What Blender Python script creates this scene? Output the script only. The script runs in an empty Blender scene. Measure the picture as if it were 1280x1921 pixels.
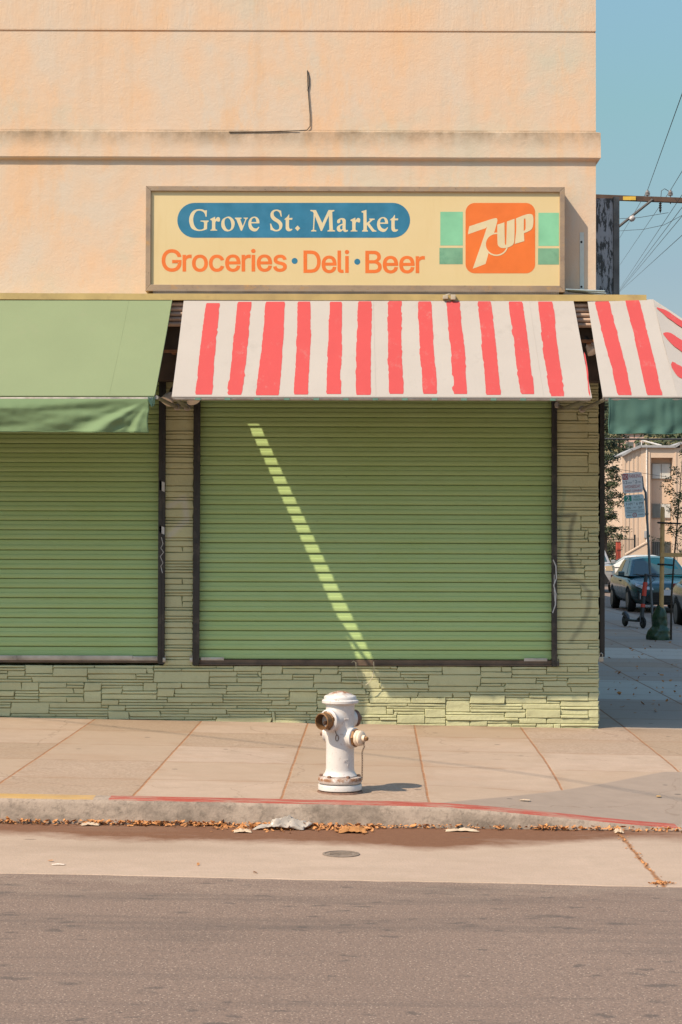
import bpy, bmesh, math, random
from mathutils import Vector, Matrix, noise as mnoise
R = math.radians
sc = bpy.context.scene
COL = sc.collection

# ------------------------------------------------------------------ camera
F = 3320.0                                  # focal length in pixels of the 1280x1921 photograph
CAM = Vector((0.0, -15.3, 1.48))
PITCH, ROLL = 74.5 / F, -R(0.165)
cd = bpy.data.cameras.new('camera')
cd.sensor_fit = 'VERTICAL'
cd.sensor_height = 36.0
cd.lens = F / 1921.0 * 36.0
cd.clip_start = 0.1
cd.clip_end = 2000.0
cam = bpy.data.objects.new('camera', cd)
COL.objects.link(cam)
CM = Matrix.Translation(CAM) @ Matrix.Rotation(R(90) + PITCH, 4, 'X') @ Matrix.Rotation(-ROLL, 4, 'Z')
cam.matrix_world = CM
sc.camera = cam

# ------------------------------------------------------------------ sky, sun, exposure
SUN_TRAVEL = Vector((1.25, 1.0, -1.751)).normalized()
ELEV = math.asin(-SUN_TRAVEL.z)
AZ = math.atan2(-SUN_TRAVEL.x, -SUN_TRAVEL.y)
world = bpy.data.worlds.new("World")
sc.world = world
world.use_nodes = True
wn, wl = world.node_tree.nodes, world.node_tree.links
wn.clear()
sky = wn.new('ShaderNodeTexSky')
sky.sky_type = 'NISHITA'
sky.sun_disc = False
sky.sun_elevation = ELEV
sky.sun_rotation = AZ
sky.air_density = 1.0
sky.dust_density = 0.6
sky.ozone_density = 1.6
tint = wn.new('ShaderNodeMix'); tint.data_type = 'RGBA'; tint.blend_type = 'MULTIPLY'
tint.inputs[0].default_value = 1.0
geo = wn.new('ShaderNodeTexCoord'); sep = wn.new('ShaderNodeSeparateXYZ'); rmp = wn.new('ShaderNodeValToRGB')
wl.new(geo.outputs['Generated'], sep.inputs[0]); wl.new(sep.outputs['Z'], rmp.inputs[0]); wl.new(rmp.outputs[0], tint.inputs[7])
els = rmp.color_ramp.elements
els[0].position = 0.10; els[0].color = (0.50, 0.45, 0.40, 1)
els[1].position = 0.55; els[1].color = (1.36, 1.42, 1.26, 1)
for pos, c4 in ((0.155, (0.55, 0.52, 0.45, 1)), (0.243, (0.67, 0.75, 0.55, 1))):
    e = els.new(pos); e.color = c4
bg = wn.new('ShaderNodeBackground'); bg.inputs[1].default_value = 0.15
wo = wn.new('ShaderNodeOutputWorld')
wl.new(sky.outputs[0], tint.inputs[6]); wl.new(tint.outputs[2], bg.inputs[0]); wl.new(bg.outputs[0], wo.inputs[0])

sl = bpy.data.lights.new('sun', 'SUN')
sl.energy = 4.6
sl.angle = R(0.53)
sl.color = (1.0, 0.83, 0.62)
sun = bpy.data.objects.new('sun', sl)
COL.objects.link(sun)
sun.rotation_euler = SUN_TRAVEL.to_track_quat('-Z', 'Y').to_euler()
sun.location = (-20, -20, 30)
sc.view_settings.view_transform = 'Standard'
sc.view_settings.look = 'None'
sc.view_settings.exposure = 0.45
sc.view_settings.gamma = 1.0

# ------------------------------------------------------------------ measuring the photograph: pixel -> point on a real plane
def ray(px, py):
    return CM.to_3x3() @ Vector(((px - 640.0) / F, -(py - 960.5) / F, -1.0))
def W(px, py, y):
    d = ray(px, py); t = (y - CAM.y) / d.y
    return CAM + d * t
def clamp(v, a, b): return max(a, min(b, v))
def smooth(t):
    t = clamp(t, 0, 1); return t * t * (3 - 2 * t)
def z_walk(x, y):
    z = -0.0165 * clamp(x, -5, 7.2) + (0.013 * y if y < 0 else 0.0045 * y)
    z -= 0.115 * smooth((x - 0.35) / 2.1) * smooth((-2.3 - y) / 2.2)
    return z
def z_road(x, y):
    return -0.198 - 0.009 * clamp(x, -8, 7.2) + 0.0045 * max(0.0, min(y, 140) + 4.5)
def on_ground(px, py, fz):
    d = ray(px, py); t = 1.0
    lo, hi = 2.0, 200.0
    for _ in range(60):
        m = (lo + hi) / 2; p = CAM + d * m
        if p.z > fz(p.x, p.y): lo = m
        else: hi = m
    return CAM + d * lo

# ------------------------------------------------------------------ materials
class NT:
    def __init__(s, name):
        s.m = bpy.data.materials.new(name); s.m.use_nodes = True
        s.t = s.m.node_tree; s.n = s.t.nodes; s.l = s.t.links
        s.n.clear()
        s.out = s.n.new('ShaderNodeOutputMaterial')
        s.b = s.n.new('ShaderNodeBsdfPrincipled')
        s.l.new(s.b.outputs[0], s.out.inputs[0])
        s.tc = s.n.new('ShaderNodeTexCoord').outputs['Object']
        s._sep = None
    def put(s, sock, v):
        if isinstance(v, bpy.types.NodeSocket): s.l.new(v, sock)
        elif isinstance(v, (tuple, list)):
            sock.default_value = tuple(v) + ((1.0,) if len(v) == 3 and len(sock.default_value) == 4 else ())
        else: sock.default_value = v
    def math(s, op, a, b=0.0, c=None, cl=False):
        n = s.n.new('ShaderNodeMath'); n.operation = op; n.use_clamp = cl
        s.put(n.inputs[0], a); s.put(n.inputs[1], b)
        if c is not None: s.put(n.inputs[2], c)
        return n.outputs[0]
    def add(s, a, b): return s.math('ADD', a, b)
    def sub(s, a, b): return s.math('SUBTRACT', a, b)
    def mul(s, a, b): return s.math('MULTIPLY', a, b)
    def xyz(s):
        if s._sep is None:
            n = s.n.new('ShaderNodeSeparateXYZ'); s.l.new(s.tc, n.inputs[0]); s._sep = n.outputs
        return s._sep
    def vec(s, scale=(1, 1, 1), loc=(0, 0, 0), v=None):
        n = s.n.new('ShaderNodeMapping'); s.l.new(v or s.tc, n.inputs[0])
        n.inputs['Location'].default_value = loc; n.inputs['Scale'].default_value = scale
        return n.outputs[0]
    def comb(s, x, y, z):
        n = s.n.new('ShaderNodeCombineXYZ'); s.put(n.inputs[0], x); s.put(n.inputs[1], y); s.put(n.inputs[2], z)
        return n.outputs[0]
    def noise(s, scale, detail=3.0, rough=0.55, v=None, dist=0.0):
        n = s.n.new('ShaderNodeTexNoise'); s.l.new(v or s.tc, n.inputs['Vector'])
        n.inputs['Scale'].default_value = scale; n.inputs['Detail'].default_value = detail
        n.inputs['Roughness'].default_value = rough; n.inputs['Distortion'].default_value = dist
        return n.outputs[0]
    def vor(s, scale, v=None, feature='F1', out=0):
        n = s.n.new('ShaderNodeTexVoronoi'); n.feature = feature; s.l.new(v or s.tc, n.inputs['Vector'])
        n.inputs['Scale'].default_value = scale
        return n.outputs[out]
    def white(s, v, out=0):
        n = s.n.new('ShaderNodeTexWhiteNoise'); n.noise_dimensions = '3D'; s.l.new(v, n.inputs['Vector']); return n.outputs[out]
    def rng(s, v, a, b, c=0.0, d=1.0, sm=False):
        n = s.n.new('ShaderNodeMapRange'); n.clamp = True
        if sm: n.interpolation_type = 'SMOOTHSTEP'
        s.put(n.inputs[0], v); n.inputs[1].default_value = a; n.inputs[2].default_value = b
        n.inputs[3].default_value = c; n.inputs[4].default_value = d
        return n.outputs[0]
    def mix(s, f, a, b, mode='MIX'):
        n = s.n.new('ShaderNodeMix'); n.data_type = 'RGBA'; n.blend_type = mode
        s.put(n.inputs[0], f); s.put(n.inputs[6], a); s.put(n.inputs[7], b)
        return n.outputs[2]
    def bump(s, h, strength=0.3, dist=0.01, prev=None):
        n = s.n.new('ShaderNodeBump'); n.inputs['Strength'].default_value = strength; n.inputs['Distance'].default_value = dist
        s.put(n.inputs['Height'], h)
        if prev is not None: s.l.new(prev, n.inputs['Normal'])
        return n.outputs[0]
    def set(s, col=None, rough=None, nrm=None, **k):
        if col is not None: s.put(s.b.inputs['Base Color'], col)
        if rough is not None: s.put(s.b.inputs['Roughness'], rough)
        if nrm is not None: s.l.new(nrm, s.b.inputs['Normal'])
        for a, v in k.items(): s.put(s.b.inputs[a.replace('_', ' ')], v)
        return s.m
    def translucent(s, col, fac):
        t = s.n.new('ShaderNodeBsdfTranslucent'); s.put(t.inputs[0], col)
        mx = s.n.new('ShaderNodeMixShader'); s.put(mx.inputs[0], fac)
        s.l.new(s.b.outputs[0], mx.inputs[1]); s.l.new(t.outputs[0], mx.inputs[2]); s.l.new(mx.outputs[0], s.out.inputs[0])
        return s.m

def simple(name, col, rough=0.6, var=0.18, scale=8.0, metal=0.0, bump=0.0, dirt=None, spec=None):
    """a plain surface with some uneven tone, optional bump and patchy dirt"""
    n = NT(name)
    f = n.rng(n.noise(scale, 4), 0.3, 0.7)
    c = n.mix(f, tuple(v * (1 - var) for v in col), tuple(min(1, v * (1 + var)) for v in col))
    if dirt:
        c = n.mix(n.rng(n.noise(scale * 0.6, 6, 0.7, n.vec(loc=(3, 7, 1))), 0.55, 0.72, 0, 0.8), c, dirt)
    nr = n.bump(n.noise(scale * 12, 4), bump, 0.004) if bump else None
    n.set(c, n.rng(n.noise(scale * 2), 0.3, 0.7, max(0.05, rough - 0.08), min(1, rough + 0.08)), nr, Metallic=metal)
    if spec is not None: n.b.inputs['Specular IOR Level'].default_value = spec
    return n.m

# ------------------------------------------------------------------ mesh building
ORG = {}
def tag(o, label=None, cat=None, group=None, kind=None):
    if label: o['label'] = label
    if cat: o['category'] = cat
    if group: o['group'] = group
    if kind: o['kind'] = kind
    return o
def thing(name, loc, label, cat, group=None):
    o = bpy.data.objects.new(name, None); COL.objects.link(o)
    o.empty_display_size = 0.1
    o.location = loc; ORG[o] = Vector(loc)
    return tag(o, label, cat, group)

class MB:
    """collects shapes in world coordinates; build() links them as ONE mesh object"""
    def __init__(s): s.v = []; s.f = []; s.mi = []; s.sm = []
    def add(s, vs, fs, mi=0, sm=False):
        b = len(s.v); s.v += [tuple(v) for v in vs]
        for f in fs: s.f.append([b + i for i in f]); s.mi.append(mi); s.sm.append(sm)
        return s
    def box(s, x0, x1, y0, y1, z0, z1, mi=0):
        vs = [(x, y, z) for z in (z0, z1) for y in (y0, y1) for x in (x0, x1)]
        return s.add(vs, [(0, 2, 3, 1), (4, 5, 7, 6), (0, 1, 5, 4), (2, 6, 7, 3), (0, 4, 6, 2), (1, 3, 7, 5)], mi)
    def obox(s, c, sx, sy, sz, rot=None, mi=0):
        M = rot or Matrix.Identity(3); c = Vector(c)
        vs = [c + M @ Vector((x * sx / 2, y * sy / 2, z * sz / 2)) for z in (-1, 1) for y in (-1, 1) for x in (-1, 1)]
        return s.add(vs, [(0, 2, 3, 1), (4, 5, 7, 6), (0, 1, 5, 4), (2, 6, 7, 3), (0, 4, 6, 2), (1, 3, 7, 5)], mi)
    def quad(s, a, b, c, d, mi=0): return s.add([a, b, c, d], [(0, 1, 2, 3)], mi)
    def tube(s, pts, r, n=8, mi=0, caps=True, sm=True):
        pts = [Vector(p) for p in pts]; rs = r if isinstance(r, (list, tuple)) else [r] * len(pts)
        vs = []; fs = []; up = None
        for i, p in enumerate(pts):
            t = (pts[min(i + 1, len(pts) - 1)] - pts[max(i - 1, 0)]).normalized()
            if up is None: up = t.orthogonal().normalized()
            up = (up - t * up.dot(t)); up = up.normalized() if up.length > 1e-6 else t.orthogonal().normalized()
            w = t.cross(up)
            for k in range(n):
                a = 2 * math.pi * k / n
                vs.append(p + (up * math.cos(a) + w * math.sin(a)) * rs[i])
        for i in range(len(pts) - 1):
            for k in range(n):
                k2 = (k + 1) % n
                fs.append((i * n + k, i * n + k2, (i + 1) * n + k2, (i + 1) * n + k))
        s.add(vs, fs, mi, sm)
        if caps:
            s.add(vs[:n], [tuple(range(n - 1, -1, -1))], mi); s.add(vs[-n:], [tuple(range(n))], mi)
        return s
    def lathe(s, prof, o, axis=(0, 0, 1), n=24, mi=0, sm=True):
        """prof = [(radius, height)...] turned round axis from o"""
        ax = Vector(axis).normalized(); u = ax.orthogonal().normalized(); w = ax.cross(u); o = Vector(o)
        vs = []; fs = []
        for (r, h) in prof:
            for k in range(n):
                a = 2 * math.pi * k / n
                vs.append(o + ax * h + (u * math.cos(a) + w * math.sin(a)) * r)
        for i in range(len(prof) - 1):
            for k in range(n):
                k2 = (k + 1) % n
                fs.append((i * n + k, i * n + k2, (i + 1) * n + k2, (i + 1) * n + k))
        if prof[0][0] > 1e-5: fs.append(tuple(range(n - 1, -1, -1)))
        if prof[-1][0] > 1e-5: fs.append(tuple(range((len(prof) - 1) * n, len(prof) * n)))
        return s.add(vs, fs, mi, sm)
    def prism(s, poly, a, b, mi=0, axis='x'):
        """poly in the plane across the axis, run from a to b"""
        n = len(poly)
        def P(q, t):
            return (t, q[0], q[1]) if axis == 'x' else ((q[0], t, q[1]) if axis == 'y' else (q[0], q[1], t))
        vs = [P(q, a) for q in poly] + [P(q, b) for q in poly]
        fs = [(i, (i + 1) % n, n + (i + 1) % n, n + i) for i in range(n)] + [tuple(range(n - 1, -1, -1)), tuple(range(n, 2 * n))]
        return s.add(vs, fs, mi)
    def grid(s, nu, nv, fn, mi=0, sm=True):
        vs = [fn(i / nu, j / nv) for j in range(nv + 1) for i in range(nu + 1)]
        fs = [(j * (nu + 1) + i, j * (nu + 1) + i + 1, (j + 1) * (nu + 1) + i + 1, (j + 1) * (nu + 1) + i) for j in range(nv) for i in range(nu)]
        return s.add(vs, fs, mi, sm)
    def build(s, name, mats, parent=None, org=None, bevel=0.0, recalc=True, mods=()):
        o0 = ORG[parent] if parent is not None else Vector(org or (0, 0, 0))
        me = bpy.data.meshes.new(name)
        me.from_pydata([(v[0] - o0.x, v[1] - o0.y, v[2] - o0.z) for v in s.v], [], s.f)
        for m in (mats if isinstance(mats, (list, tuple)) else [mats]): me.materials.append(m)
        me.polygons.foreach_set('material_index', s.mi)
        me.polygons.foreach_set('use_smooth', s.sm)
        if recalc or bevel:
            bm = bmesh.new(); bm.from_mesh(me)
            bmesh.ops.remove_doubles(bm, verts=bm.verts, dist=1e-6)
            if recalc: bmesh.ops.recalc_face_normals(bm, faces=bm.faces)
            if bevel:
                eds = [e for e in bm.edges if len(e.link_faces) == 2 and e.calc_face_angle(0) > 0.6]
                bmesh.ops.bevel(bm, geom=eds, offset=bevel, segments=2, affect='EDGES', profile=0.7, clamp_overlap=True)
            bm.to_mesh(me); bm.free()
        if any(s.sm): me.set_sharp_from_angle(angle=R(38))
        o = bpy.data.objects.new(name, me); COL.objects.link(o)
        if parent is not None: o.parent = parent
        else: o.location = o0
        ORG[o] = o0
        return o

def solidify(o, t, off=0.0):
    m = o.modifiers.new('solid', 'SOLIDIFY'); m.thickness = t; m.offset = off; return o

# curves with holes -> filled mesh (letters, logo shapes): loops are lists of (x, z) in metres on the plane y = const
def crm(pts, k=5):
    """closed loop; points flagged with a third value are corners; the rest is a smooth Catmull-Rom line"""
    n = len(pts); out = []
    for i in range(n):
        p1, p2 = pts[i], pts[(i + 1) % n]
        p0 = pts[i - 1] if len(p1) < 3 else p1
        p3 = pts[(i + 2) % n] if len(p2) < 3 else p2
        if len(p1) > 2 and len(p2) > 2: out.append(p1[:2]); continue
        for j in range(k):
            t = j / k; t2 = t * t; t3 = t2 * t
            out.append(tuple(0.5 * (2 * p1[a] + (p2[a] - p0[a]) * t + (2 * p0[a] - 5 * p1[a] + 4 * p2[a] - p3[a]) * t2 + (3 * p1[a] - p0[a] - 3 * p2[a] + p3[a]) * t3) for a in (0, 1)))
    return out
def fill(name, loops, y, mat, parent, thick=0.0012, offset=0.0):
    """loops = closed point lists (x, z) in world coordinates, built as one thin solid just in front of y"""
    cu = bpy.data.curves.new(name, 'CURVE'); cu.dimensions = '2D'; cu.fill_mode = 'BOTH'; cu.extrude = thick / 2; cu.offset = offset
    for lp in loops:
        sp = cu.splines.new('POLY'); sp.points.add(len(lp) - 1); sp.use_cyclic_u = True
        for q, p in zip(sp.points, lp): q.co = (p[0], p[1], 0, 1)
    to = bpy.data.objects.new('tmp', cu); COL.objects.link(to)
    dg = bpy.context.evaluated_depsgraph_get()
    me = bpy.data.meshes.new_from_object(to.evaluated_get(dg))
    bpy.data.objects.remove(to)
    o0 = ORG[parent]
    me.transform(Matrix.Translation(Vector((0, y - thick / 2, 0)) - o0) @ Matrix.Rotation(R(90), 4, 'X'))
    me.materials.clear(); me.materials.append(mat); me.name = name
    o = bpy.data.objects.new(name, me); COL.objects.link(o); o.parent = parent; ORG[o] = o0
    return o
def text(name, body, x, z, w, h, y, mat, parent, M=None, thick=0.002):
    """capital lettering in Blender's own font, fitted into a box w x h whose lower left is x, z; M turns it about its place"""
    cu = bpy.data.curves.new(name, 'FONT'); cu.body = body; cu.extrude = thick / 2; cu.resolution_u = 3
    to = bpy.data.objects.new('tmp', cu); COL.objects.link(to)
    dg = bpy.context.evaluated_depsgraph_get()
    me = bpy.data.meshes.new_from_object(to.evaluated_get(dg)); bpy.data.objects.remove(to)
    xs = [v.co.x for v in me.vertices]; ys = [v.co.y for v in me.vertices]
    sx = w / max(1e-6, max(xs) - min(xs)); sy = h / max(1e-6, max(ys) - min(ys))
    me.transform(Matrix.Translation((x - min(xs) * sx, y, z - min(ys) * sy)) @ Matrix.Rotation(R(90), 4, 'X') @ Matrix.Diagonal((sx, sy, 1, 1)))
    if M is not None: me.transform(M)
    me.transform(Matrix.Translation(-ORG[parent]))
    me.materials.clear(); me.materials.append(mat)
    o = bpy.data.objects.new(name, me); COL.objects.link(o); o.parent = parent; ORG[o] = ORG[parent]
    return o
# ------------------------------------------------------------------ ground
KY = -4.48                                   # face of the kerb along the main street
SX = 7.05                                    # face of the kerb along the side street
JA, JB = on_ground(1158, 1562, z_road), on_ground(1243, 1660, z_road)

def concrete(name, kind):
    n = NT(name); x, y, z = n.xyz()
    big = n.noise(0.9, 5, 0.6); fine = n.noise(70, 3); mid = n.noise(7, 5, 0.65)
    base = n.mix(n.rng(big, 0.3, 0.7), (0.395, 0.292, 0.232), (0.465, 0.350, 0.280))
    base = n.mix(n.rng(mid, 0.35, 0.75, 0, 0.5), base, (0.285, 0.222, 0.165))
    base = n.mix(n.rng(fine, 0.3, 0.7, 0, 0.28), base, (0.24, 0.19, 0.15))
    h = fine
    if kind == 'walk':
        wob = n.mul(n.sub(n.noise(3.0, 3), 0.5), 0.014)
        u = n.add(n.sub(x, n.mul(y, 0.02)), wob)
        a = n.math('DIVIDE', n.sub(u, 0.636), 0.915)
        b = n.math('DIVIDE', n.add(n.add(y, 4.48), wob), 0.9)
        cell = n.comb(n.math('FLOOR', a), n.math('FLOOR', b), 0.0)
        rnd = n.white(cell)
        base = n.mix(n.rng(rnd, 0, 1, 0.0, 0.75), base, (0.31, 0.225, 0.155))
        rough_cells = n.math('GREATER_THAN', n.white(n.comb(n.math('FLOOR', b), n.math('FLOOR', a), 3.0)), 0.62)
        base = n.mix(n.mul(rough_cells, n.rng(n.noise(45, 2), 0.42, 0.58, 0.1, 0.5)), base, (0.225, 0.155, 0.105))
        da = n.mul(n.math('ABSOLUTE', n.sub(n.math('FRACT', n.add(a, 0.5)), 0.5)), 0.915)
        db = n.mul(n.math('ABSOLUTE', n.sub(n.math('FRACT', n.add(b, 0.5)), 0.5)), 0.9)
        # the newer grey pour of the kerb ramp
        ramp = n.rng(n.sub(n.sub(y, -4.5), n.mul(n.sub(x, 0.43), 0.985)), -0.02, 0.02, 1, 0)
        ramp = n.mul(ramp, n.rng(y, -2.66, -2.64, 1, 0))
        old = n.sub(1.0, ramp)
        la = n.mul(n.rng(da, 0.004, 0.011, 1, 0), old)
        lb = n.mul(n.rng(db, 0.002, 0.007, 1, 0), old)
        lb = n.mul(lb, n.rng(n.noise(1.7, 2), 0.30, 0.45))
        wash = n.rng(n.noise(1.3, 6, 0.7, n.vec((0.6, 1.5, 1.0), (4, 1, 0))), 0.50, 0.70, 0, 0.5)
        base = n.mix(wash, base, (0.30, 0.20, 0.135))
        scuff = n.rng(n.vor(3.1, n.vec((0.5, 1.3, 1.0), (1, 2, 0))), 0.04, 0.10, 0.55, 0)
        base = n.mix(scuff, base, (0.21, 0.15, 0.11))
        base = n.mix(ramp, base, n.mix(n.rng(mid, 0.3, 0.7), (0.238, 0.185, 0.150), (0.275, 0.215, 0.175)))
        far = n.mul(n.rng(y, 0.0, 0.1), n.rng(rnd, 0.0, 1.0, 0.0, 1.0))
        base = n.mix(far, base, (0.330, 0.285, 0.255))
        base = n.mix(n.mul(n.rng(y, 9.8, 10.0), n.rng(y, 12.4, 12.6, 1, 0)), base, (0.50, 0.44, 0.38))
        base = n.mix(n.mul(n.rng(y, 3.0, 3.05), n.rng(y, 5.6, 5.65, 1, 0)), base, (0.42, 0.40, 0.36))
        base = n.mix(n.mul(n.rng(y, 0.0, 0.1), n.math('MAXIMUM', la, lb)), base, (0.05, 0.045, 0.04))
        base = n.mix(n.mul(lb, 0.9), base, (0.20, 0.115, 0.065))
        near = n.mul(n.rng(n.math('MINIMUM', da, db), 0.01, 0.10, 1, 0), n.rng(n.noise(4, 5), 0.45, 0.7))
        base = n.mix(n.mul(n.mul(near, old), 0.45), base, (0.27, 0.165, 0.10))
        crk = n.rng(n.vor(0.55, n.vec((1, 1, 1), (2, 5, 0), n.comb(n.add(x, n.mul(n.noise(3, 4), 0.4)), n.add(y, n.mul(n.noise(3.5, 4), 0.4)), 0.0)), 'DISTANCE_TO_EDGE'), 0.0015, 0.004, 0.35, 0)
        base = n.mix(crk, base, (0.15, 0.10, 0.07))
        base = n.mix(n.mul(la, n.rng(n.noise(20, 3), 0.3, 0.6, 0.5, 1.0)), base, (0.27, 0.115, 0.045))
        # spots of old gum and grime at the foot of the wall
        spots = n.rng(n.vor(3.4, n.vec((0.7, 1.0, 1.0))), 0.045, 0.065, 1, 0)
        base = n.mix(n.mul(spots, 0.75), base, (0.07, 0.055, 0.045))
        foot = n.mul(n.rng(n.math('ABSOLUTE', n.add(y, 0.06)), 0.0, 0.28, 1, 0), n.rng(n.noise(2.2, 4), 0.4, 0.7))
        base = n.mix(n.mul(foot, 0.6), base, (0.16, 0.11, 0.07))
        h = n.sub(n.mul(fine, 0.4), n.math('MAXIMUM', la, n.mul(lb, 0.6)))
    if kind == 'pan':
        base = n.mix(n.rng(n.noise(0.8, 6, 0.7, n.vec((0.5, 1.6, 1), (8, 3, 0))), 0.35, 0.65, 0.1, 0.6), base, (0.335, 0.250, 0.185))
        # dried brown silt swept against the kerb, a dirty joint, oil spots
        wav = n.add(n.add(n.mul(n.sub(n.noise(0.7, 6, 0.65, n.vec((1, 1, 1), (5, 0, 0))), 0.5), 1.15), n.add(n.rng(x, -1.9, -0.9, -0.16, 0.0), n.rng(x, 0.7, 1.5, 0.0, -0.20))), y)
        silt = n.mul(n.rng(wav, -5.16, -4.90), n.rng(x, 2.5, 1.0, 0.55, 1.0))
        silt = n.mul(silt, n.rng(n.noise(5, 4, 0.7, n.vec((0.3, 1, 1))), 0.25, 0.6, 0.6, 1))
        base = n.mix(n.math('MULTIPLY', silt, 1.35, cl=True), base, n.mix(n.noise(25, 3), (0.115, 0.045, 0.019), (0.175, 0.080, 0.040)))
        base = n.mix(n.rng(n.noise(1.1, 5, 0.6, n.vec((0.35, 1.4, 1))), 0.52, 0.72, 0, 0.45), base, (0.235, 0.170, 0.120))
        k = (JB.x - JA.x) / (JB.y - JA.y)
        dj = n.math('ABSOLUTE', n.add(n.sub(n.sub(x, JA.x), n.mul(n.sub(y, JA.y), k)), n.mul(n.sub(n.noise(5, 4), 0.5), 0.05)))
        base = n.mix(n.mul(n.rng(dj, 0.005, 0.018, 1, 0), 0.9), base, (0.23, 0.095, 0.030))
        spots = n.rng(n.vor(3.0, n.vec((0.5, 1.2, 1))), 0.045, 0.07, 1, 0)
        base = n.mix(n.mul(spots, 0.6), base, (0.10, 0.07, 0.05))
    if kind == 'kerb':
        st = n.rng(n.noise(3, 6, 0.7, n.vec((1, 1, 1.4))), 0.46, 0.66)
        base = n.mix(n.mul(st, 0.75), n.mix(0.55, base, (0.265, 0.22, 0.18)), (0.105, 0.083, 0.066))
        base = n.mix(n.rng(n.noise(28, 4, 0.7), 0.5, 0.68, 0, 0.5), base, (0.09, 0.07, 0.055))
    n.set(base, 0.88, n.bump(h, 0.45, 0.006))
    return n.m
def kerb_paint(name, col):
    n = NT(name)
    wear = n.rng(n.noise(9, 6, 0.75, n.vec((0.4, 2.2, 2.2))), 0.46, 0.62)
    c = n.mix(n.rng(n.noise(4, 5), 0.3, 0.7), col, tuple(v * 0.78 for v in col))
    c = n.mix(n.mul(wear, 0.85), c, (0.30, 0.22, 0.17))
    return n.set(c, 0.75, n.bump(n.noise(60, 3), 0.3, 0.003))
M_WALK, M_PAN, M_KERB = concrete('sidewalk_concrete', 'walk'), concrete('gutter_concrete', 'pan'), concrete('kerb_concrete', 'kerb')
M_RED, M_YEL = kerb_paint('red_kerb_paint', (0.350, 0.064, 0.042)), kerb_paint('yellow_kerb_paint', (0.46, 0.285, 0.095))
n = NT('asphalt'); x, y, z = n.xyz()
c = n.mix(n.rng(n.noise(0.5, 5), 0.3, 0.7), (0.200, 0.138, 0.108), (0.236, 0.166, 0.131))
c = n.mix(n.rng(n.noise(80, 4, 0.8), 0.40, 0.62, 0, 0.75), c, (0.100, 0.072, 0.060))
c = n.mix(n.rng(n.vor(52), 0.13, 0.22, 0.75, 0), c, (0.44, 0.345, 0.275))
c = n.mix(n.rng(n.vor(34, n.vec(loc=(3, 1, 0))), 0.10, 0.17, 0.7, 0), c, (0.07, 0.052, 0.046))
c = n.mix(n.rng(n.noise(2.6, 5, 0.65, n.vec((0.12, 1.6, 1))), 0.50, 0.70, 0, 0.62), c, (0.095, 0.072, 0.062))
for sc_, lo_, hi_, st_, of_ in ((3.2, 0.06, 0.17, 0.62, 0), (5.5, 0.08, 0.19, 0.60, 4), (10.0, 0.10, 0.22, 0.6, 6), (1.5, 0.08, 0.26, 0.30, 9)):
    vv = n.vec((0.42, 1.0, 1), (of_, of_, 0), n.comb(n.add(x, n.mul(n.noise(6, 3), 0.25)), n.add(y, n.mul(n.noise(9, 3), 0.12)), z))
    c = n.mix(n.mul(n.rng(n.vor(sc_, vv), lo_, hi_, st_, 0), n.math('GREATER_THAN', n.noise(0.9, 2, 0.5, n.vec(loc=(of_, 2, 1))), 0.46)), c, (0.060, 0.050, 0.046))
c = n.mix(n.mul(n.rng(y, -6.9, -6.3), n.rng(n.noise(6, 5, 0.7, n.vec((0.4, 1, 1))), 0.45, 0.7, 0, 0.5)), c, (0.30, 0.23, 0.18))
hh = n.add(n.noise(120, 4, 0.7), n.mul(n.vor(75), 0.6))
M_ASPH = n.set(c, 0.86, n.bump(hh, 0.55, 0.006))

def strip(name, xs, ys, fz, mat, kind='structure', dz=0.0, warp=None, skirt=False):
    m = MB()
    vs = []
    for yy in ys:
        for xx in xs:
            y2 = warp(xx, yy) if warp else yy
            vs.append((xx, y2, fz(xx, y2) + dz))
    nx = len(xs)
    if skirt: vs += [(v[0], v[1] - 0.006, v[2] - 0.007) for v in vs[-nx:]]; ys = list(ys) + [0]
    m.add(vs, [(j * nx + i, j * nx + i + 1, (j + 1) * nx + i + 1, (j + 1) * nx + i) for j in range(len(ys) - 1) for i in range(nx - 1)], 0, True)
    return tag(m.build(name, mat), kind=kind)
def lin(a, b, n): return [a + (b - a) * i / n for i in range(n + 1)]

strip('road', [-300, -60, -20] + lin(-8, 12, 20) + [20, 60, 300], [-60, -20] + lin(-12, -4.4, 8) + [0, 10, 40, 80, 145, 320], z_road, M_ASPH)
PE0, PE1 = on_ground(100, 1641, z_road), on_ground(1280, 1664, z_road)
def pan_warp(x, y):
    e = PE0.y + (PE1.y - PE0.y) * clamp((x - PE0.x) / (PE1.x - PE0.x), -1, 1.6)
    t = (y - (KY - 0.01)) / (-6.3 - (KY - 0.01))
    w = 0.030 * mnoise.noise((x * 1.1, 3.3, 0)) + 0.016 * mnoise.noise((x * 7, 1, 0))
    return KY + 0.01 + (e + w - KY - 0.01) * t
strip('gutter_pan', [-60, -20] + lin(-8, 7.0, 300), lin(KY - 0.01, -6.3, 6), z_road, M_PAN, dz=0.004, warp=pan_warp, skirt=True)
XS = [-60, -20] + lin(-8, 7.2 - 0.3, 90)
strip('sidewalk', XS, lin(-4.33, 0.05, 40), z_walk, M_WALK)
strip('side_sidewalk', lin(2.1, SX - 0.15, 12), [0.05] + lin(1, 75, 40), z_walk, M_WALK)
m = MB()
xs = [-60, -20] + lin(-8, 7.05, 160)
def kprof(x):
    zt = z_walk(x, -4.40); zb = z_road(x, KY) - 0.02
    w = 0.006 * mnoise.noise((x * 3, 0, 7)) + 0.003 * mnoise.noise((x * 17, 0, 2))
    return [(-4.32, zt - 0.25), (-4.32, zt + 0.002), (-4.44 + w, zt - 0.001), (-4.462 + w, zt - 0.006), (-4.473 + w, zt - 0.02), (-4.478 + w, zt - 0.03), (KY - 0.02 + w, zb)]
vs = [(x, p[0], p[1]) for x in xs for p in kprof(x)]
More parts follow.
